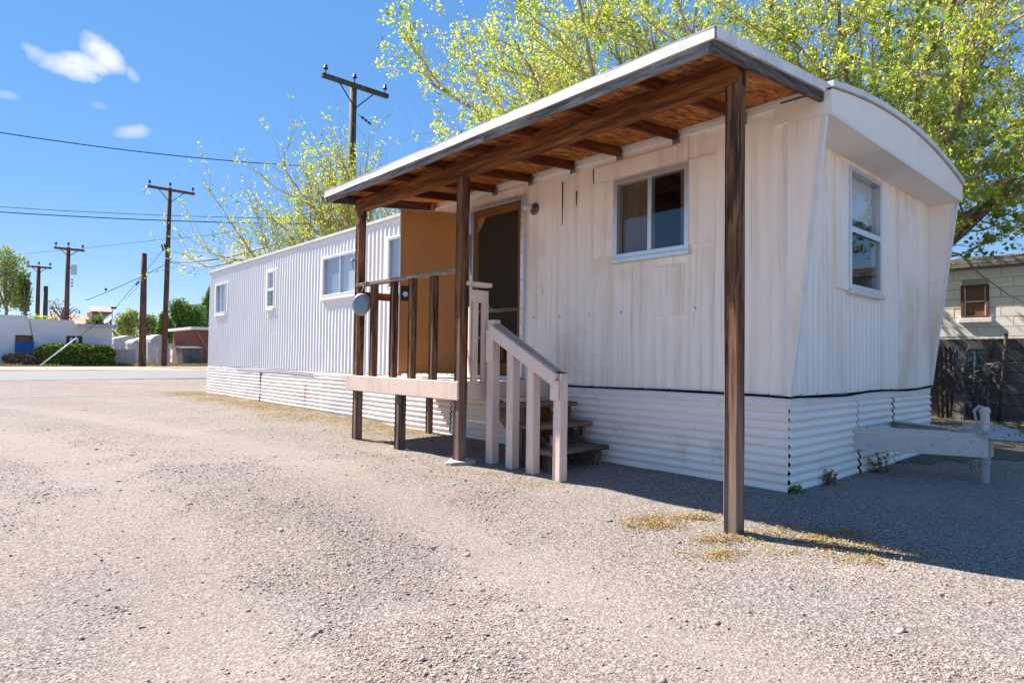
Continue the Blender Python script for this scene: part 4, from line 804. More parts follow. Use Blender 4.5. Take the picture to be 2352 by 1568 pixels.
# ================================================================== ACROSS THE STREET
YH = 48.6
def hz_(px, py): p = at(px, py, 1, YH); return p[0], p[2]
hx1, _ = hz_(256.7, 790)
house = thing('adobe_house', (-4, YH, .1), 'low white stuccoed house with stepped parapet across the street', 'house')
par = [hz_(-300, 700), hz_(62, 727), hz_(67, 733.5), hz_(169, 737.5), hz_(173, 745), (hx1, hz_(256, 751)[1])]
poly = [(-26, YH, 0), (hx1, YH, 0)] + [(x, YH, z) for x, z in par[::-1]]; poly[-1] = (-26, YH, par[1][1] + .12)
wa = [(37.5, 769, 71.7, 809), (154.7, 771, 186.3, 800)]
def wall_with_windows(poly, ycol, rects):
    mb = MB(); xs_ = sorted(set([p[0] for p in poly] + [r[0] for r in rects] + [r[1] for r in rects])); 
    def top(x):
        tp_ = sorted([(p[0], p[2]) for p in poly if p[2] > .5])
        for (xa, za), (xb, zb) in zip(tp_[:-1], tp_[1:]):
            if xa <= x <= xb: return za + (zb - za) * (x - xa) / max(1e-6, xb - xa)
        return tp_[-1][1]
    for xa, xb in zip(xs_[:-1], xs_[1:]):
        r = [q for q in rects if q[0] <= (xa + xb) / 2 <= q[1]]
        segs = [(0, None)] if not r else [(0, r[0][2]), (r[0][3], None)]
        for z0_, z1_ in segs:
            mb.add([(xa, ycol, z0_), (xb, ycol, z0_), (xb, ycol, z1_ if z1_ else top(xb)), (xa, ycol, z1_ if z1_ else top(xa))], [(0, 1, 2, 3)])
    return mb
rects = []
for (a, b_, c, d) in wa:
    xa, zt_ = hz_(a, b_); xb, zb = hz_(c, d); rects.append((xa, xb, zb, zt_))
mb = wall_with_windows(poly, YH, rects)
mb.add([(hx1, YH, 0), (hx1, YH + 9, 0), (hx1, YH + 9, par[-1][1]), (hx1, YH, par[-1][1])], [(0, 1, 2, 3)])
mb.build('wall', 'stucco', house)
tp_ = [(x, z) for x, z in par[:4]]; tp_[0] = (-26, par[1][1] + .12)
for (xa, za), (xb, zb) in zip(tp_[:-1], tp_[1:]):
    MB().add([(xa, YH - .05, za - .05), (xb, YH - .05, zb - .05), (xb, YH - .05, zb + .06), (xa, YH - .05, za + .06), (xa, YH + .3, za - .05), (xb, YH + .3, zb - .05), (xb, YH + .3, zb + .06), (xa, YH + .3, za + .06)], [(0, 1, 2, 3), (3, 2, 6, 7), (7, 6, 5, 4), (0, 4, 5, 1), (0, 3, 7, 4), (1, 5, 6, 2)]).build('parapet_cap', 'stucco', house)
MB().box(-26, hz_(172, 745)[0], YH + .3, YH + 9, 2.6, 2.7).build('roof', 'roof_coat', house)
ex0, ez = hz_(173.5, 747); ex1, ez1 = hz_(269.6, 750)
MB().add([(ex0, YH - .45, ez - .09), (ex1, YH - .45, ez1 - .09), (ex1, YH - .45, ez1 + .1), (ex0, YH - .45, ez + .1), (ex0, YH + 9, ez + .02), (ex1, YH + 9, ez1 + .02), (ex1, YH + 9, ez1 + .22), (ex0, YH + 9, ez + .22)], [(0, 1, 2, 3), (3, 2, 6, 7), (0, 4, 5, 1), (0, 3, 7, 4), (1, 5, 6, 2), (4, 7, 6, 5)]).build('eave', 'eave_blue', house)
for (xa, xb, za, zb), kind in zip(rects, ('wood', 'glass')):
    wn_ = MB().box(xa - .05, xa + .05, YH - .03, YH + .12, za, zb).box(xb - .05, xb + .05, YH - .03, YH + .12, za, zb).box(xa + .05, xb - .05, YH - .03, YH + .12, zb - .08, zb).build('window', 'brown_frame', house)
    MB().box(xa + .05, xb - .05, YH + .06, YH + .08, za, zb - .08).build('shutter_panel' if kind == 'wood' else 'pane', 'wood_screen' if kind == 'wood' else 'dark_metal', wn_)
    if kind != 'wood':
        for k in (.25, .75): MB().box(xa + .05 + (xb - xa - .1) * (k - .12), xa + .05 + (xb - xa - .1) * (k + .12), YH + .045, YH + .058, za, zb - .1).build('curtain', 'blind_white', wn_)
# cable on the house wall
p0 = hz_(67.5, 735); p1 = hz_(78, 790)
MB().tube([(p0[0], YH - .03, p0[1]), (p1[0], YH - .03, p1[1])], .015, 5).build('wall_cable', 'dark_metal', house)
a = at(36.6, 783, 1, YH - .45); c = at(77.3, 810, 1, YH - .45)
bb = thing('blue_board', ((a[0] + c[0]) / 2, YH - .5, .15), 'blue painted board leaning against the white house under its window', 'board')
MB().add([(a[0], YH - .5, .15), (c[0], YH - .5, .15), (c[0], YH - .12, a[2]), (a[0], YH - .12, a[2]), (a[0], YH - .45, .15), (c[0], YH - .45, .15), (c[0], YH - .07, a[2]), (a[0], YH - .07, a[2])], [(0, 1, 2, 3), (4, 7, 6, 5), (0, 4, 5, 1), (3, 2, 6, 7), (0, 3, 7, 4), (1, 5, 6, 2)]).build('panel', 'blue_paint', bb)
for z in (.35, a[2] - .25):
    t_ = (z - .15) / (a[2] - .15); MB().box(a[0] + .02, c[0] - .02, YH - .535 + .38 * t_, YH - .505 + .38 * t_, z, z + .08).build('batten', 'blue_paint', bb)
# hedge (one clipped mass each)
def hedge(name, px0, px1, pytop, label, mat, Y0, Y1, n, seed):
    g = np.random.default_rng(seed); xa = at(px0, 820, 1, Y0)[0]; xb = at(px1, 820, 1, Y0)[0]; zt_ = at((px0 + px1) / 2, pytop, 1, Y0)[2]
    x = g.uniform(xa, xb, n); e = np.minimum(np.clip((x - xa) / .7, 0, 1), np.clip((xb - x) / .7, 0, 1)); h = zt_ * (.72 + .28 * np.sqrt(e)) * (.93 + .14 * vnoise(x, x * 0, 1.2, seed))
    t_ = g.uniform(0, 1, n); s_ = g.uniform(0, 1, n); front = s_ < .55
    y = np.where(front, Y0 + g.normal(.05, .12, n), g.uniform(Y0, Y1, n)); z = np.where(front, .15 + (h - .15) * t_, h + g.normal(0, .06, n)); y = y + (1 - np.sqrt(e)) * .5
    P = np.stack([x, y, z], -1); root = thing(name, ((xa + xb) / 2, (Y0 + Y1) / 2, .12), label, 'hedge')
    V, F = leaf_mesh(P, g.uniform(.10, .22, n), seed, 0); tag(npmesh('foliage', V, F, mat, root), kind='stuff')
    mb = MB()
    for k in range(int((xb - xa) / .6)):
        xx = xa + .3 + k * .6; mb.tube([(xx, Y0 + .5, .05), (xx + g.uniform(-.2, .2), Y0 + .4, .6), (xx + g.uniform(-.3, .3), Y0 + .4, zt_ * .8)], [.03, .02, .008], 5)
    mb.build('stems', 'bark', root); return root
hedge('clipped_hedge', 84, 266, 798, 'bright green clipped hedge in front of the white house', 'leaf_hedge', YH - 1.9, YH - .7, 9000, 41)
hedge('dry_hedge', 12, 92, 817, 'brown dried-out hedge at the left of the green hedge', 'leaf_dry', YH - 2.0, YH - .9, 3200, 42)
# leaning guy guard
a = at(85.5, 844, 1, YH - 3); c = at(176.4, 775.5, 1, YH - 3.0)
tag(MB().tube([a, c], [.042, .036], 8).build('guy_guard', 'white_plastic', smooth=True), 'pale pipe guard slanting up from the kerb in front of the hedge', 'guy guard')
kb = MB()
tag(MB().box(at(-60, 842, 1, YH - 3.2)[0], at(165, 842, 1, YH - 3.2)[0], YH - 3.3, YH - 3.1, .05, .24).build('kerb', 'concrete'), kind='structure')
# dish and mast
dp = at(248, 731, 1, YH + 1.5); dish = thing('satellite_dish', (dp[0], YH + 1.5, 2.7), 'white satellite dish on the roof edge of the white house', 'satellite dish')
axd = Vector((-.75, -.35, .45)).normalized(); ud = axd.cross(Vector((0, 0, 1))).normalized(); vd = ud.cross(axd); mb = MB(); n = 20
for r, h in ((.001, -.06), (.2, -.045), (.36, 0), (.37, .01)):
    for j in range(n): t_ = 6.283 * j / n; mb.v.append(tuple(Vector(dp) + axd * h + ud * r * math.cos(t_) + vd * r * math.sin(t_)))
for i in range(3):
    for j in range(n): mb.f.append((i * n + j, i * n + (j + 1) % n, (i + 1) * n + (j + 1) % n, (i + 1) * n + j))
mb.build('reflector', 'white_plastic', dish, smooth=True)
fp_ = Vector(dp) + axd * .75 + vd * .1
MB().tube([Vector(dp) - vd * .35, fp_], .02, 6).build('feed_arm', 'steel_grey', dish); MB().tube([fp_, fp_ + axd * .14], .06, 8).build('receiver', 'white_plastic', dish); MB().tube([Vector(dp) - axd * .06, (dp[0] + .2, YH + 1.6, 2.55)], .03, 6).build('mount', 'steel_grey', dish)
a = at(257.8, 708, 1, YH + .5); mst = thing('antenna_mast', (a[0], YH + .5, 2.5), 'thin metal mast at the right corner of the white house', 'mast')
MB().tube([(a[0], YH + .5, 2.45), (a[0], YH + .5, a[2])], .035, 7).build('mast_tube', 'steel_grey', mst); MB().box(a[0] - .08, a[0] + .25, YH + .42, YH + .58, a[2] - .02, a[2] + .1).build('mast_head', 'dark_metal', mst)
# tiled house behind
YT = 78
a = at(164, 729, 1, YT); c = at(226, 746, 1, YT); th = thing('tiled_house', (c[0], YT, .1), 'red tiled roofs of a house showing above the white house', 'house')
def tile_roof(x0, x1, y0_, y1_, z0_, z1_, par_):
    MB().grid(lambda x, t_: (x, y0_ + (y1_ - y0_) * t_, z0_ + (z1_ - z0_) * t_ + .07 * abs(math.sin(x * math.pi / .30))), lin(x0, x1, int((x1 - x0) / .05)), lin(0, 1, 6)).build('roof', 'tile_red', par_, smooth=False)
tile_roof(a[0] - 3, c[0], YT, YT + 3.2, at(200, 744.5, 1, YT)[2], at(190, 727, 1, YT + 3.2)[2], th)
MB().box(a[0] - 3, c[0] - .3, YT + .3, YT + 6, 0, at(200, 744.5, 1, YT)[2] - .03).build('wall', 'stucco', th)
a = at(213.5, 717, 1, YT); c = at(259, 745, 1, YT)
MB().box(a[0], c[0], YT + .2, YT + 4, 0, at(230, 715, 1, YT)[2]).build('tower_wall', 'brown_stucco', th); tile_roof(a[0] - .15, c[0] + .2, YT - .2, YT + 2.2, at(230, 714.5, 1, YT - .2)[2], at(230, 705.5, 1, YT + 2.2)[2], th)
# trees beyond the street
GB = 'trees beyond the street'
clump_tree('poplar_tree', 14, 570, 735, 104, 66, 'tall loose poplar at the left edge behind the white house', 'leaf_grey', 51, 5200, (.12, .26), group=GB, blobs=16)
clump_tree('poplar_tree', 58, 628, 740, 42, 64, 'yellow-green young tree beside the tall poplar', 'leaf_hedge', 52, 1500, (.12, .24), group=GB, blobs=8)
clump_tree('shrub', 105, 722, 748, 70, 60, 'yellow-green climber above the parapet of the white house', 'leaf_spring', 53, 900, (.10, .2), group=GB, blobs=8)
clump_tree('thin_tree', 145, 690, 745, 80, 64, 'thin sparse tree with few leaves between the poles', 'leaf_dry', 54, 520, (.10, .2), group=GB, blobs=10)
clump_tree('thin_tree', 228, 722, 752, 60, 58, 'olive shrub in front of the tiled tower', 'leaf_hedge', 55, 900, (.10, .2), group=GB, blobs=8)
clump_tree('grey_tree', 288, 712, 775, 66, 72, 'grey-green tree behind the white sheds, next to the mast', 'leaf_grey', 56, 3400, (.14, .30), group=GB, blobs=12)
clump_tree('grey_tree', 340, 722, 776, 62, 74, 'grey-green tree behind the white sheds, behind the short pole', 'leaf_grey', 57, 2800, (.14, .30), group=GB, blobs=12)
clump_tree('evergreen_tree', 382, 720, 800, 46, 66, 'dark evergreen left of the tall pole', 'leaf_dark', 58, 6000, (.14, .30), group=GB, blobs=12)
clump_tree('evergreen_tree', 432, 690, 806, 92, 68, 'big rounded dark evergreen beside the mobile home', 'leaf_dark', 59, 14000, (.14, .30), group=GB, blobs=18)
clump_tree('evergreen_tree', 474, 664, 790, 44, 70, 'tallest dark evergreen rising behind the end of the home', 'leaf_dark', 60, 7000, (.14, .30), group=GB, blobs=12)
clump_tree('leafy_tree', 300, 745, 800, 80, 80, 'low grey-green tree filling the gap above the white sheds', 'leaf_grey', 61, 2200, (.14, .3), group=GB, blobs=9)
# sheds
def shed(px0, px1, pyr, pye, pyb, Y, label, gambrel=False, depth=3.0):
    a = at(px0, pye, 1, Y); c = at(px1, pye, 1, Y); zr = at((px0 + px1) / 2, pyr, 1, Y)[2]; z1_ = a[2]; xm = (a[0] + c[0]) / 2
    s = thing('garden_shed', (xm, Y + depth / 2, .12), label, 'shed', 'white metal sheds behind the fence')
    xs_ = [(a[0], z1_), (xm, zr), (c[0], z1_)] if not gambrel else [(a[0], z1_), (a[0] + (xm - a[0]) * .42, z1_ + (zr - z1_) * .72), (xm, zr), (c[0] - (c[0] - xm) * .42, z1_ + (zr - z1_) * .72), (c[0], z1_)]
    MB().prism([(a[0], Y, .05), (c[0], Y, .05)] + [(x, Y, z) for x, z in xs_[::-1]], (0, depth, 0)).build('body', 'shed_white', s)
    rf = MB()
    for (xa, za), (xb, zb) in zip(xs_[:-1], xs_[1:]): rf.prism([(xa, Y - .12, za + .02), (xb, Y - .12, zb + .02), (xb, Y - .12, zb + .07), (xa, Y - .12, za + .07)], (0, depth + .24, 0))
    rf.build('roof', 'shed_roof', s)
    for k in (-1, 1): MB().box(xm + k * .45 - .42, xm + k * .45 + .42, Y - .03, Y - .004, .1, min(z1_ - .1, 2.0)).build('door', 'shed_white', s, bevel=.01)
shed(261, 325, 772, 779, 812, 66, 'long low white shed behind the block wall'); shed(304, 334, 780, 787, 815, 62, 'small white shed with barn roof behind the short pole', True)
shed(322, 362, 774, 784, 815, 61, 'white barn-roofed shed right of the short pole', True); shed(346, 386, 770, 780, 820, 58.5, 'nearest white barn-roofed shed beside the tall pole', True)
# block garden wall
a = at(256.7, 801, 1, 50); c = at(311.8, 801, 1, 50); gw = thing('garden_wall', ((a[0] + c[0]) / 2, 50, .1), 'short grey block wall right of the green hedge', 'wall')
zt_ = a[2]
MB().box(a[0], c[0], 50.02, 50.18, .05, zt_).build('core', 'mortar', gw)
nb = int((c[0] - a[0]) / .41); hb = (zt_ - .12) / 6
mesh = MB().box(-.195, .195, -.02, .02, -hb / 2 + .008, hb / 2 - .008); mo = mesh.build('block', 'concrete'); me_ = mo.data; bpy.data.objects.remove(mo)
for r in range(6):
    for k in range(nb): piece('block', me_, (a[0] + .22 + k * .41 + (.0 if r % 2 else .0), 50, .12 + hb * (r + .5)), gw)
# chain link fence
a = at(258, 795, 1, 56); c = at(430, 795, 1, 56); zf = at(300, 792.5, 1, 56)[2]; fe = thing('chain_link_fence', ((a[0] + c[0]) / 2, 56, .12), 'chain-link fence with steel posts in front of the sheds', 'fence')
for k, x in enumerate(lin(a[0], c[0], 9)): MB().tube([(x, 56, .0), (x, 56, zf + .05)], .035, 7).build('fence_post', 'steel_grey', fe)
MB().tube([(a[0], 56, zf), (c[0], 56, zf)], .028, 6).build('top_rail', 'steel_grey', fe)
mb = MB()
for k in range(int((c[0] - a[0]) / .16)):
    x = a[0] + k * .16
    for s_ in (-1, 1):
        x2 = x + s_ * (zf - .15); mb.bar((x, 56, .15), (x2, 56.0 + .004 * s_, zf), .008, .008)
mb.build('wire_mesh', 'steel_grey', fe)
# reddish building
a = at(448, 757, 1, 55); c = at(560, 757, 1, 55); bd_ = thing('brown_building', ((a[0] + c[0]) / 2, 58, .1), 'reddish brown flat-roofed building just left of the mobile home', 'building')
MB().box(a[0], c[0], 55, 62, 0, a[2]).build('wall', 'brown_stucco', bd_); e = at(437, 757, 1, 54.6); MB().box(e[0], c[0], 54.4, 62.3, a[2], a[2] + .22).build('roof', 'trim_white', bd_)
MB().bar((e[0] + .5, 54.7, a[2]), (e[0] + 1.9, 54.9, .6), .07, .07).build('brace', 'rail_wood', bd_)
# dumpster
a = at(416, 800, 1, 50.5); c = at(463, 836, 1, 50.5); du = thing('dumpster', ((a[0] + c[0]) / 2, 51.2, .15), 'dark grey steel dumpster beside the tall pole', 'dumpster'); zt_ = a[2]
MB().add([(a[0] + .15, 50.4, .2), (c[0] - .05, 50.4, .2), (c[0], 50.2, zt_), (a[0], 50.2, zt_ - .05), (a[0] + .15, 51.9, .2), (c[0] - .05, 51.9, .2), (c[0], 52.1, zt_ + .12), (a[0], 52.1, zt_ + .07)], [(0, 1, 2, 3), (4, 7, 6, 5), (0, 3, 7, 4), (1, 5, 6, 2), (0, 4, 5, 1)]).build('bin', 'dumpster_grey', du)
for k in (.25, .5, .75): x = a[0] + (c[0] - a[0]) * k; MB().bar((x, 50.36, .25), (x, 50.17, zt_ - .05), .07, .06, (0, 1, 0)).build('rib', 'dumpster_grey', du)
MB().add([(a[0] - .05, 50.15, zt_ - .04), (c[0] + .05, 50.15, zt_ + .01), (c[0] + .05, 52.15, zt_ + .14), (a[0] - .05, 52.15, zt_ + .09), (a[0] - .05, 50.15, zt_ + .02), (c[0] + .05, 50.15, zt_ + .07), (c[0] + .05, 52.15, zt_ + .20), (a[0] - .05, 52.15, zt_ + .15)], [(0, 3, 2, 1), (4, 5, 6, 7), (0, 1, 5, 4), (1, 2, 6, 5), (2, 3, 7, 6), (3, 0, 4, 7)]).build('lid', 'dark_metal', du)
MB().box(c[0], c[0] + .18, 50.9, 51.3, zt_ * .5, zt_ * .68).build('lift_pocket', 'dark_metal', du)
a = at(367.5, 802, 1, 51.5); tag(MB().tube([(a[0], 51.5, 0), (a[0], 51.5, a[2] - .05), (a[0], 51.5, a[2])], [.19, .18, .15], 10).build('concrete_bollard', 'concrete', smooth=False), 'stubby concrete bollard between the two street poles', 'bollard')
# verge grass
def grass(name, boxes, n, seed, label, hh=(.08, .3)):
    g = np.random.default_rng(seed); Vs = []
    for (x0, x1, y0_, y1_, m) in boxes:
        x = g.uniform(x0, x1, m); y = g.uniform(y0_, y1_, m); k = vnoise(x, y, 1.1, seed) > .38; x, y = x[k], y[k]; h = g.uniform(*hh, len(x)); w = np.minimum(g.uniform(.02, .05, len(x)), h * .14); th_ = g.uniform(0, 6.28, len(x))
        lx = g.normal(0, .3, len(x)) * h; z = .13 if y0_ > 20 else .02
        Vs.append(np.stack([np.stack([x - w * np.cos(th_), y - w * np.sin(th_), np.full(len(x), z)], -1), np.stack([x + w * np.cos(th_), y + w * np.sin(th_), np.full(len(x), z)], -1), np.stack([x + lx, y + lx * .5, z + h], -1)], 1).reshape(-1, 3))
    V = np.concatenate(Vs); return tag(npmesh(name, V, np.arange(len(V)).reshape(-1, 3), 'grass'), label, 'grass', kind='stuff')
grass('verge_grass', [(3.2, 13, 46.2, 54, 9000), (-6, 3, 45.0, 46.2, 1800)], 0, 71, 'dry yellow-green grass along the far side of the street')

# ------------------------------------------------------------------ poles and wires
def pole(name, px, pytop, Y, r, label, arm=None, mat='pole_wood', lean=0.0, base_z=.0, xpos=None, group=None, mount=(), braces=True):
    t_ = at(px, pytop, 1, Y); x, z = t_[0], t_[2]; x0 = x + lean
    p = thing(name, (x0, Y, base_z), label, 'utility pole' if arm else 'pole', group)
    MB().tube([(x0, Y, base_z - .3), (x0 * .5 + x * .5, Y, (z + base_z) / 2), (x, Y, z)], [r, r * .88, r * .74], 12).build('shaft', mat, p, smooth=True)
    if arm:
        pl, pr, al = arm       # image x of the arm's ends, arm offset below the top
        xl = at(pl, pytop + al, 1, Y)[0]; xr = at(pr, pytop + al, 1, Y)[0]; za = at(px, pytop + al, 1, Y)[2]; h = r * .85
        MB().box(xl, xr, Y - r - h * .8, Y - r * .75, za - h / 2, za + h / 2).build('cross_arm', mat, p)
        for k, xx in enumerate((xl + .12, x, xr - .12)):
            zb = za + h / 2 if k != 1 else z; yy = Y - r - h * .3 if k != 1 else Y - r * .5
            ins = MB().tube([(xx, yy, zb - .05), (xx, yy, zb + r * 1.0)], r * .12, 6).tube([(xx, yy, zb + r * .9), (xx, yy, zb + r * 1.05), (xx, yy, zb + r * 1.35), (xx, yy, zb + r * 1.5), (xx, yy, zb + r * 1.9), (xx, yy, zb + r * 2.05)], [r * .2, r * .52, r * .48, r * .26, r * .36, r * .1], 10).build('insulator', 'porcelain', p, smooth=True)
        if braces:
            for xx in (xl + (x - xl) * .45, xr + (x - xr) * .45): MB().bar((xx, Y - r - h * .85, za - h / 2), (x, Y - r * 1.02, za - abs(x - xl) * .62), r * .12, r * .25).build('arm_brace', 'dark_metal', p)
    return p, x, z
GPL = 'street poles'
p1, x1_, z1_ = pole('utility_pole', 812, 192, 17.4, .155, 'big dark utility pole with cross-arm behind the near tree', (733.5, 885, 10), 'pole_grey')
for k in range(3): MB().tube([(x1_ + .2 + k * .13, 17.2, z1_ - 1.15 - k * .06), (x1_ + .3 + k * .13, 17.2, z1_ - 1.19 - k * .06)], [.03, .05], 8).build('spool_insulator', 'porcelain', p1)
MB().tube([(x1_ + .1, 17.25, z1_ - 1.08), (x1_ + .62, 17.2, z1_ - 1.35)], .02, 6).build('spool_bracket', 'steel_grey', p1)
p2, x2_, z2_ = pole('utility_pole', 390, 432, 46.5, .19, 'tall brown utility pole with cross-arm at the roadside', (337, 445, 6), 'pole_wood', lean=-.05)
MB().box(x2_ - .19, x2_ + .19, 46.3, 46.7, z2_ - 5.05, z2_ - 4.95).build('band', 'steel_grey', p2)
p3_, x3_, z3_ = pole('utility_pole', 157, 568, 60, .20, 'utility pole with transformer behind the white house', (123, 193, 5), 'pole_wood', lean=.05)
MB().tube([(x3_ + .42, 59.9, z3_ - 2.2), (x3_ + .42, 59.9, z3_ - 1.4)], .19, 12).build('transformer', 'steel_grey', p3_); MB().bar((x3_ + .1, 59.9, z3_ - 1.7), (x3_ + .4, 59.9, z3_ - 1.7), .06, .06).build('transformer_bracket', 'dark_metal', p3_)
for k in range(3): MB().tube([(x3_ + .3, 59.75, z3_ - 2.6 - .25 * k), (x3_ + .3, 59.75, z3_ - 2.72 - .25 * k)], .06, 8).build('insulator', 'porcelain', p3_)
p4_, x4_, z4_ = pole('utility_pole', 89, 611, 70, .20, 'farthest utility pole with cross-arm at the left', (60, 118, 3), 'pole_wood', lean=.05)
pole('stub_pole', 331, 582, 46.0, .235, 'rough brown stub pole without cross-arm beside the tall pole', None, 'pole_wood', lean=.09)
pole('stub_pole', 105.5, 657, 68, .22, 'short bare stub pole between the two far poles', None, 'pole_grey', lean=.05)
mb = MB()
def wire(a, c, sag, r, label, name='overhead_wire', n=24, cat='wire', grp=None):
    a, c = Vector(a), Vector(c); pts = [a.lerp(c, i / n) - Vector((0, 0, sag * 4 * (i / n) * (1 - i / n))) for i in range(n + 1)]
    return tag(MB().tube(pts, r, 5).build(name, 'black_cable', smooth=True), label, cat, grp)
B1 = lambda py: at(806, py, 1, 17.35)
wire(at(-250, 262, 1, 21), B1(386), .26, .014, 'single thick black wire crossing the upper left sky')
wire(at(-250, 468, 1, 30), B1(516), .16, .016, 'lower black wire of the pair in the middle left sky')
wire(at(-250, 455, 1, 30), B1(503), .18, .009, 'thin grey wire just above the black wire in the middle left sky')
wire(at(390, 602, 1, 46.3), B1(500), .5, .022, 'service wire rising from the tall pole towards the tree')
wire(at(196, 690, 1, 50), at(390, 602, 1, 46.3), .12, .020, 'service wire from the white house up to the tall pole')
wire(at(-60, 592, 1, 75), at(389, 548, 1, 46.4), .1, .012, 'faint wire running past the far poles to the tall pole')
wire(at(389, 548, 1, 46.4), B1(462), .3, .012, 'faint wire continuing from the tall pole to the big pole')
wire(at(255, 719, 1, 45.8), at(388, 556, 1, 46.4), .05, .014, 'guy wire from the tall pole down past the stub pole')
wire(at(255, 719, 1, 45.8), at(176, 776, 1, YH - 3.0), .0, .014, 'lower end of the guy wire above the slanting pipe guard')
wire(at(287, 688, 1, 49), at(333, 640, 1, 46.2), .02, .009, 'thin wire from the stub pole down to the mast')
for k, (px, py) in enumerate(((371, 562), (377, 560))): tag(MB().tube([at(px, py, 1, 46.3), at(px + 5, py + 14, 1, 46.3)], .06, 8).build('strain_insulator', 'porcelain'), ['left', 'right'][k] + ' one of two dark strain insulators left of the tall pole', 'insulator', 'strain insulators')
tag(MB().tube([at(312, 655, 1, 46.0), at(320, 646, 1, 46.0)], .05, 8).build('strain_insulator', 'porcelain'), 'dark strain insulator on the guy wire near the stub pole', 'insulator', 'strain insulators')
tag(MB().tube([at(241, 663, 1, 48), at(245, 666, 1, 48)], .09, 8).build('splice_box', 'porcelain'), 'small dark splice on the service wire left of the stub pole', 'splice')

# ================================================================== BEHIND, AT THE RIGHT
# block house
XH = 11.2; bh = thing('block_house', (XH + 2, 0, 0), 'white painted concrete-block house behind the grey block wall', 'house')
wy0, wy1, wz0, wz1 = .86, 1.31, 2.02, 2.68
MB().box(XH + .02, XH + .22, -6, wy0, 0, 3.12).box(XH + .02, XH + .22, wy1, 7, 0, 3.12).box(XH + .02, XH + .22, wy0, wy1, 0, wz0).box(XH + .02, XH + .22, wy0, wy1, wz1, 3.12).build('wall_core', 'mortar', bh)
def courses(par_, X, y0_, y1_, z0_, z1_, bw, bh_, mat, hole=None, th_=.022):
    meshes = {}
    def get(w):
        k = round(w, 2)
        if k not in meshes:
            o = MB().box(-th_, 0.0, -w / 2 + .006, w / 2 - .006, -bh_ / 2 + .005, bh_ / 2 - .005).build('block', mat); m_ = o.modifiers; meshes[k] = o.data; bpy.data.objects.remove(o)
        return meshes[k]
    r = 0; z = z0_
    while z + bh_ <= z1_ + .01:
        y = y0_ - (bw / 2 if r % 2 else 0)
        while y < y1_:
            a_, b__ = max(y, y0_), min(y + bw, y1_); zc = z + bh_ / 2; segs = [(a_, b__)]
            if hole and hole[2] < zc < hole[3]:
                segs = [s for s in ((a_, min(b__, hole[0])), (max(a_, hole[1]), b__)) if s[1] - s[0] > .04]
            for s0, s1 in segs:
                if s1 - s0 > .04: piece('block', get(round(s1 - s0, 2)), (X + random.uniform(-.004, .004), (s0 + s1) / 2, zc), par_)
            y += bw
        z += bh_; r += 1
courses(bh, XH + .02, -3.2, 3.2, 1.0, 3.12, .405, .2025, 'block_paint', (wy0, wy1, wz0 - .02, wz1 + .06))
wf = MB().box(XH - .03, XH + .10, wy0 - .02, wy0 + .035, wz0, wz1 + .02).box(XH - .03, XH + .10, wy1 - .035, wy1 + .02, wz0, wz1 + .02).box(XH - .03, XH + .10, wy0 + .035, wy1 - .035, wz1 - .03, wz1 + .02).box(XH - .03, XH + .10, wy0 + .035, wy1 - .035, wz0, wz0 + .03).build('window', 'brown_frame', bh, bevel=.004)
MB().box(XH + .02, XH + .03, wy0 + .05, wy1 - .05, wz0 + .03, wz1 - .03).build('screen_panel', 'wood_screen', wf)
MB().box(XH - .012, XH + .018, wy0 + .035, wy1 - .035, (wz0 + wz1) / 2 - .010, (wz0 + wz1) / 2 + .010).box(XH - .012, XH + .018, wy0 + .04, wy0 + .055, wz0 + .03, wz1 - .03).box(XH - .012, XH + .018, wy1 - .055, wy1 - .04, wz0 + .03, wz1 - .03).build('sash_bar', 'window_white', wf)
MB().box(XH - .075, XH + .05, wy0 - .07, wy1 + .06, 1.905, 2.0).build('sill', 'block_paint', wf, bevel=.006)
MB().box(XH - .20, XH + 6, -6.2, 7.2, 3.125, 3.26).build('roof', 'grey_wood_y', bh, bevel=.01)
MB().box(XH - .205, XH - .17, -6.2, 7.2, 3.06, 3.124).build('fascia', 'grey_wood_y', bh)
MB().box(XH + .225, XH + 6, -6, 7, 0, 3.1).build('side_walls', 'block_paint', bh)
# grey block wall
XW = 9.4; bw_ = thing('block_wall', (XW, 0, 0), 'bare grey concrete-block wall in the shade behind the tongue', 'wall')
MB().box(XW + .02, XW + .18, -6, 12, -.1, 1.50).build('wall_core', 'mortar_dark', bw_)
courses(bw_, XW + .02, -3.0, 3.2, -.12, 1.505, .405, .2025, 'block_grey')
# junk leaning on the wall
def leanpost(px, pyt, pyb, X0, X1, label, mat, name='fence_post', w=.05, topmat=None, frac=.3):
    a = at(px[0], pyt, 0, X1); c = at(px[1], pyb, 0, X0); A, Cc = Vector(a), Vector((c[0], c[1], max(c[2], -.05))); Cc.z = -.03
    p = thing(name, tuple(Cc), label, 'post', 'steel posts leaning on the block wall'); M_ = A.lerp(Cc, frac)
    def tee(mb, s, e): return mb.bar(s, e, w, .008, (1, 0, 0)).bar(Vector(s) - Vector((.018, 0, 0)), Vector(e) - Vector((.018, 0, 0)), .008, .034, (1, 0, 0))
    tee(MB(), M_, Cc).build('stake', mat, p); tee(MB(), A, M_).build('painted_top', topmat or mat, p)
leanpost((2197, 2180), 803, 990, 9.05, 9.35, 'blue-topped steel post leaning at the left beside the mobile home', 'post_green', w=.07, topmat='post_blue')
leanpost((2222, 2198), 802, 985, 9.0, 9.37, 'tilted blue-green steel post behind the tangled wire', 'post_green', topmat='post_blue')
leanpost((2242, 2236), 800, 980, 9.05, 9.37, 'upright steel post in the middle of the junk', 'post_green', topmat='post_blue', w=.06)
leanpost((2276, 2270), 805, 965, 9.05, 9.37, 'short dark steel post at the right of the tangled wire', 'post_green')
a = at(2310, 766, 0, 9.2); c = at(2292, 975, 0, 9.1)
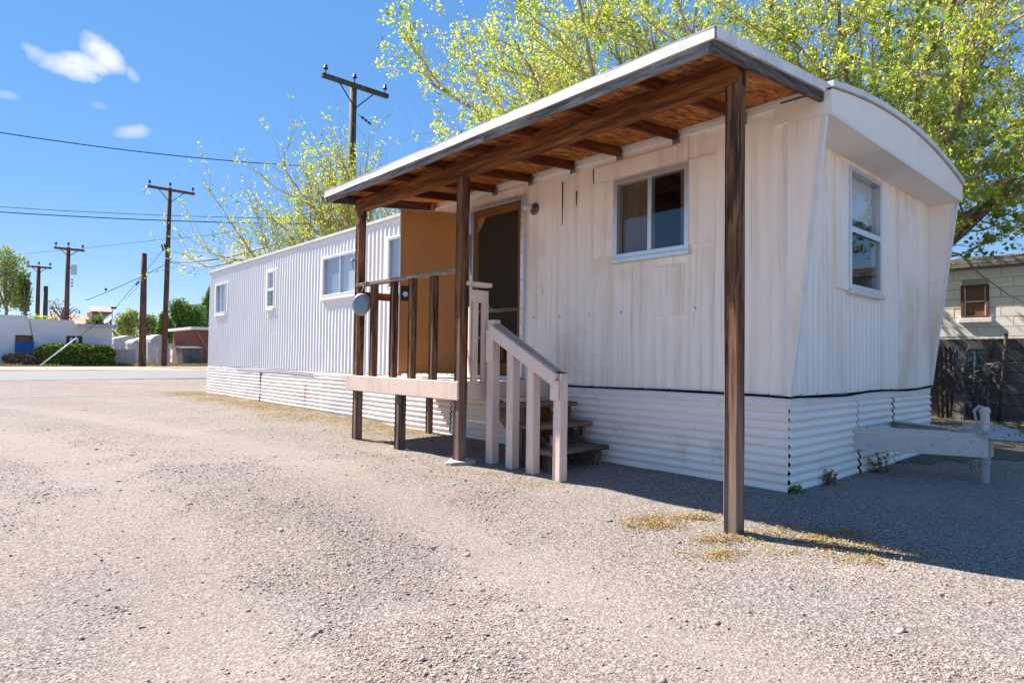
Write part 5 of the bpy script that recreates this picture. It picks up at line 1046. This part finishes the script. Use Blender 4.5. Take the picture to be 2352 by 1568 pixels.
tag(MB().tube([(9.25, a[1], a[2]), (9.15, c[1], -.02)], .028, 8).build('iron_pipe', 'rusty_sheet', smooth=True), 'tall rusty pipe sticking up above the grey block wall', 'pipe')
a = at(2172, 795, 0, 9.0)
sh = MB().grid(lambda s_, t_: (9.0 + .3 * t_ + .012 * math.sin(s_ * 82), a[1] + .10 - s_ * 1.0 - .10 * (1 - t_) + .13, -.03 + (a[2] + .03) * t_), lin(0, .30, 40), lin(0, 1, 4))
tag(sh.build('metal_sheet', 'rusty_sheet', smooth=True), 'rusty corrugated sheet standing against the block wall beside the home', 'metal sheet')
a = at(2187, 905, 0, 8.9); c = at(2216, 905, 0, 8.9)
tag(MB().add([(8.82, a[1], -.04), (8.82, c[1], -.04), (9.02, c[1] + .02, a[2]), (9.02, a[1], a[2] + .02), (8.90, a[1], -.04), (8.90, c[1], -.04), (9.10, c[1] + .02, a[2]), (9.10, a[1], a[2] + .02)], [(0, 1, 2, 3), (4, 7, 6, 5), (0, 4, 5, 1), (3, 2, 6, 7), (0, 3, 7, 4), (1, 5, 6, 2)]).build('concrete_slab', 'block_grey', bevel=.01), 'weathered concrete slab leaning behind the tongue', 'slab')
R = random.Random(9); mb = MB()
for k in range(46):
    p = Vector(at(R.uniform(2190, 2275), R.uniform(820, 900), 0, 9.15)); pts = [p]
    d = Vector((0, R.gauss(0, 1), R.gauss(-.3, 1))).normalized()
    for j in range(R.randint(5, 10)):
        d = (d + Vector((R.gauss(0, .2), R.gauss(0, .6), R.gauss(-.05, .6)))).normalized(); pts.append(pts[-1] + d * .07)
        pts[-1].x = min(9.34, max(8.98, pts[-1].x)); pts[-1].z = max(.02, pts[-1].z)
    mb.tube(pts, R.choice((.0016, .002, .003)), 4)
tag(mb.build('wire_tangle', 'wire_bare'), 'tangle of bare wire hanging over the leaning steel posts', 'wire tangle')
# weeds at the foot of the front skirting and by the wall
def weed(loc, n, h, label, seed, mat='leaf_dry', spread=.1):
    g = np.random.default_rng(seed); P = np.stack([loc[0] + g.normal(0, spread, n), loc[1] + g.normal(0, spread * .6, n), loc[2] + h * g.uniform(0, 1, n) ** 1.3], -1)
    root = thing('weed_tuft', loc, label, 'weed', 'weeds'); V, F = leaf_mesh(P, g.uniform(.02, .05, n), seed, -.2); tag(npmesh('leaves', V, F, mat, root), kind='stuff')
    mb = MB()
    for k in range(7): q = Vector(loc) + Vector((g.normal(0, spread), g.normal(0, spread * .6), h * g.uniform(.6, 1.1))); mb.tube([loc, (Vector(loc) + q) / 2 + Vector((0, 0, h * .1)), q], .003, 4)
    mb.build('stems', 'leaf_dry', root)
weed((.60, -.075, 0), 90, .12, 'dry weed tuft at the foot of the front skirting', 81, spread=.05); weed((.012, -.05, -.01), 60, .07, 'small weed at the near corner of the skirting', 82, 'leaf_hedge', .035)
weed((1.62, -.12, .0), 80, .16, 'dry weed under the tongue rail', 83, spread=.07)
weed((8.7, -.35, .0), 160, .30, 'sunlit dry weed by the block wall at the right edge', 84, spread=.12)
grass('soil_weeds', [(4.0, 9.3, -1.6, 3.0, 1500), (2.4, 4.0, -1.2, -.2, 260)], 0, 73, 'sparse dry weeds on the shaded soil beside the home', (.02, .07))
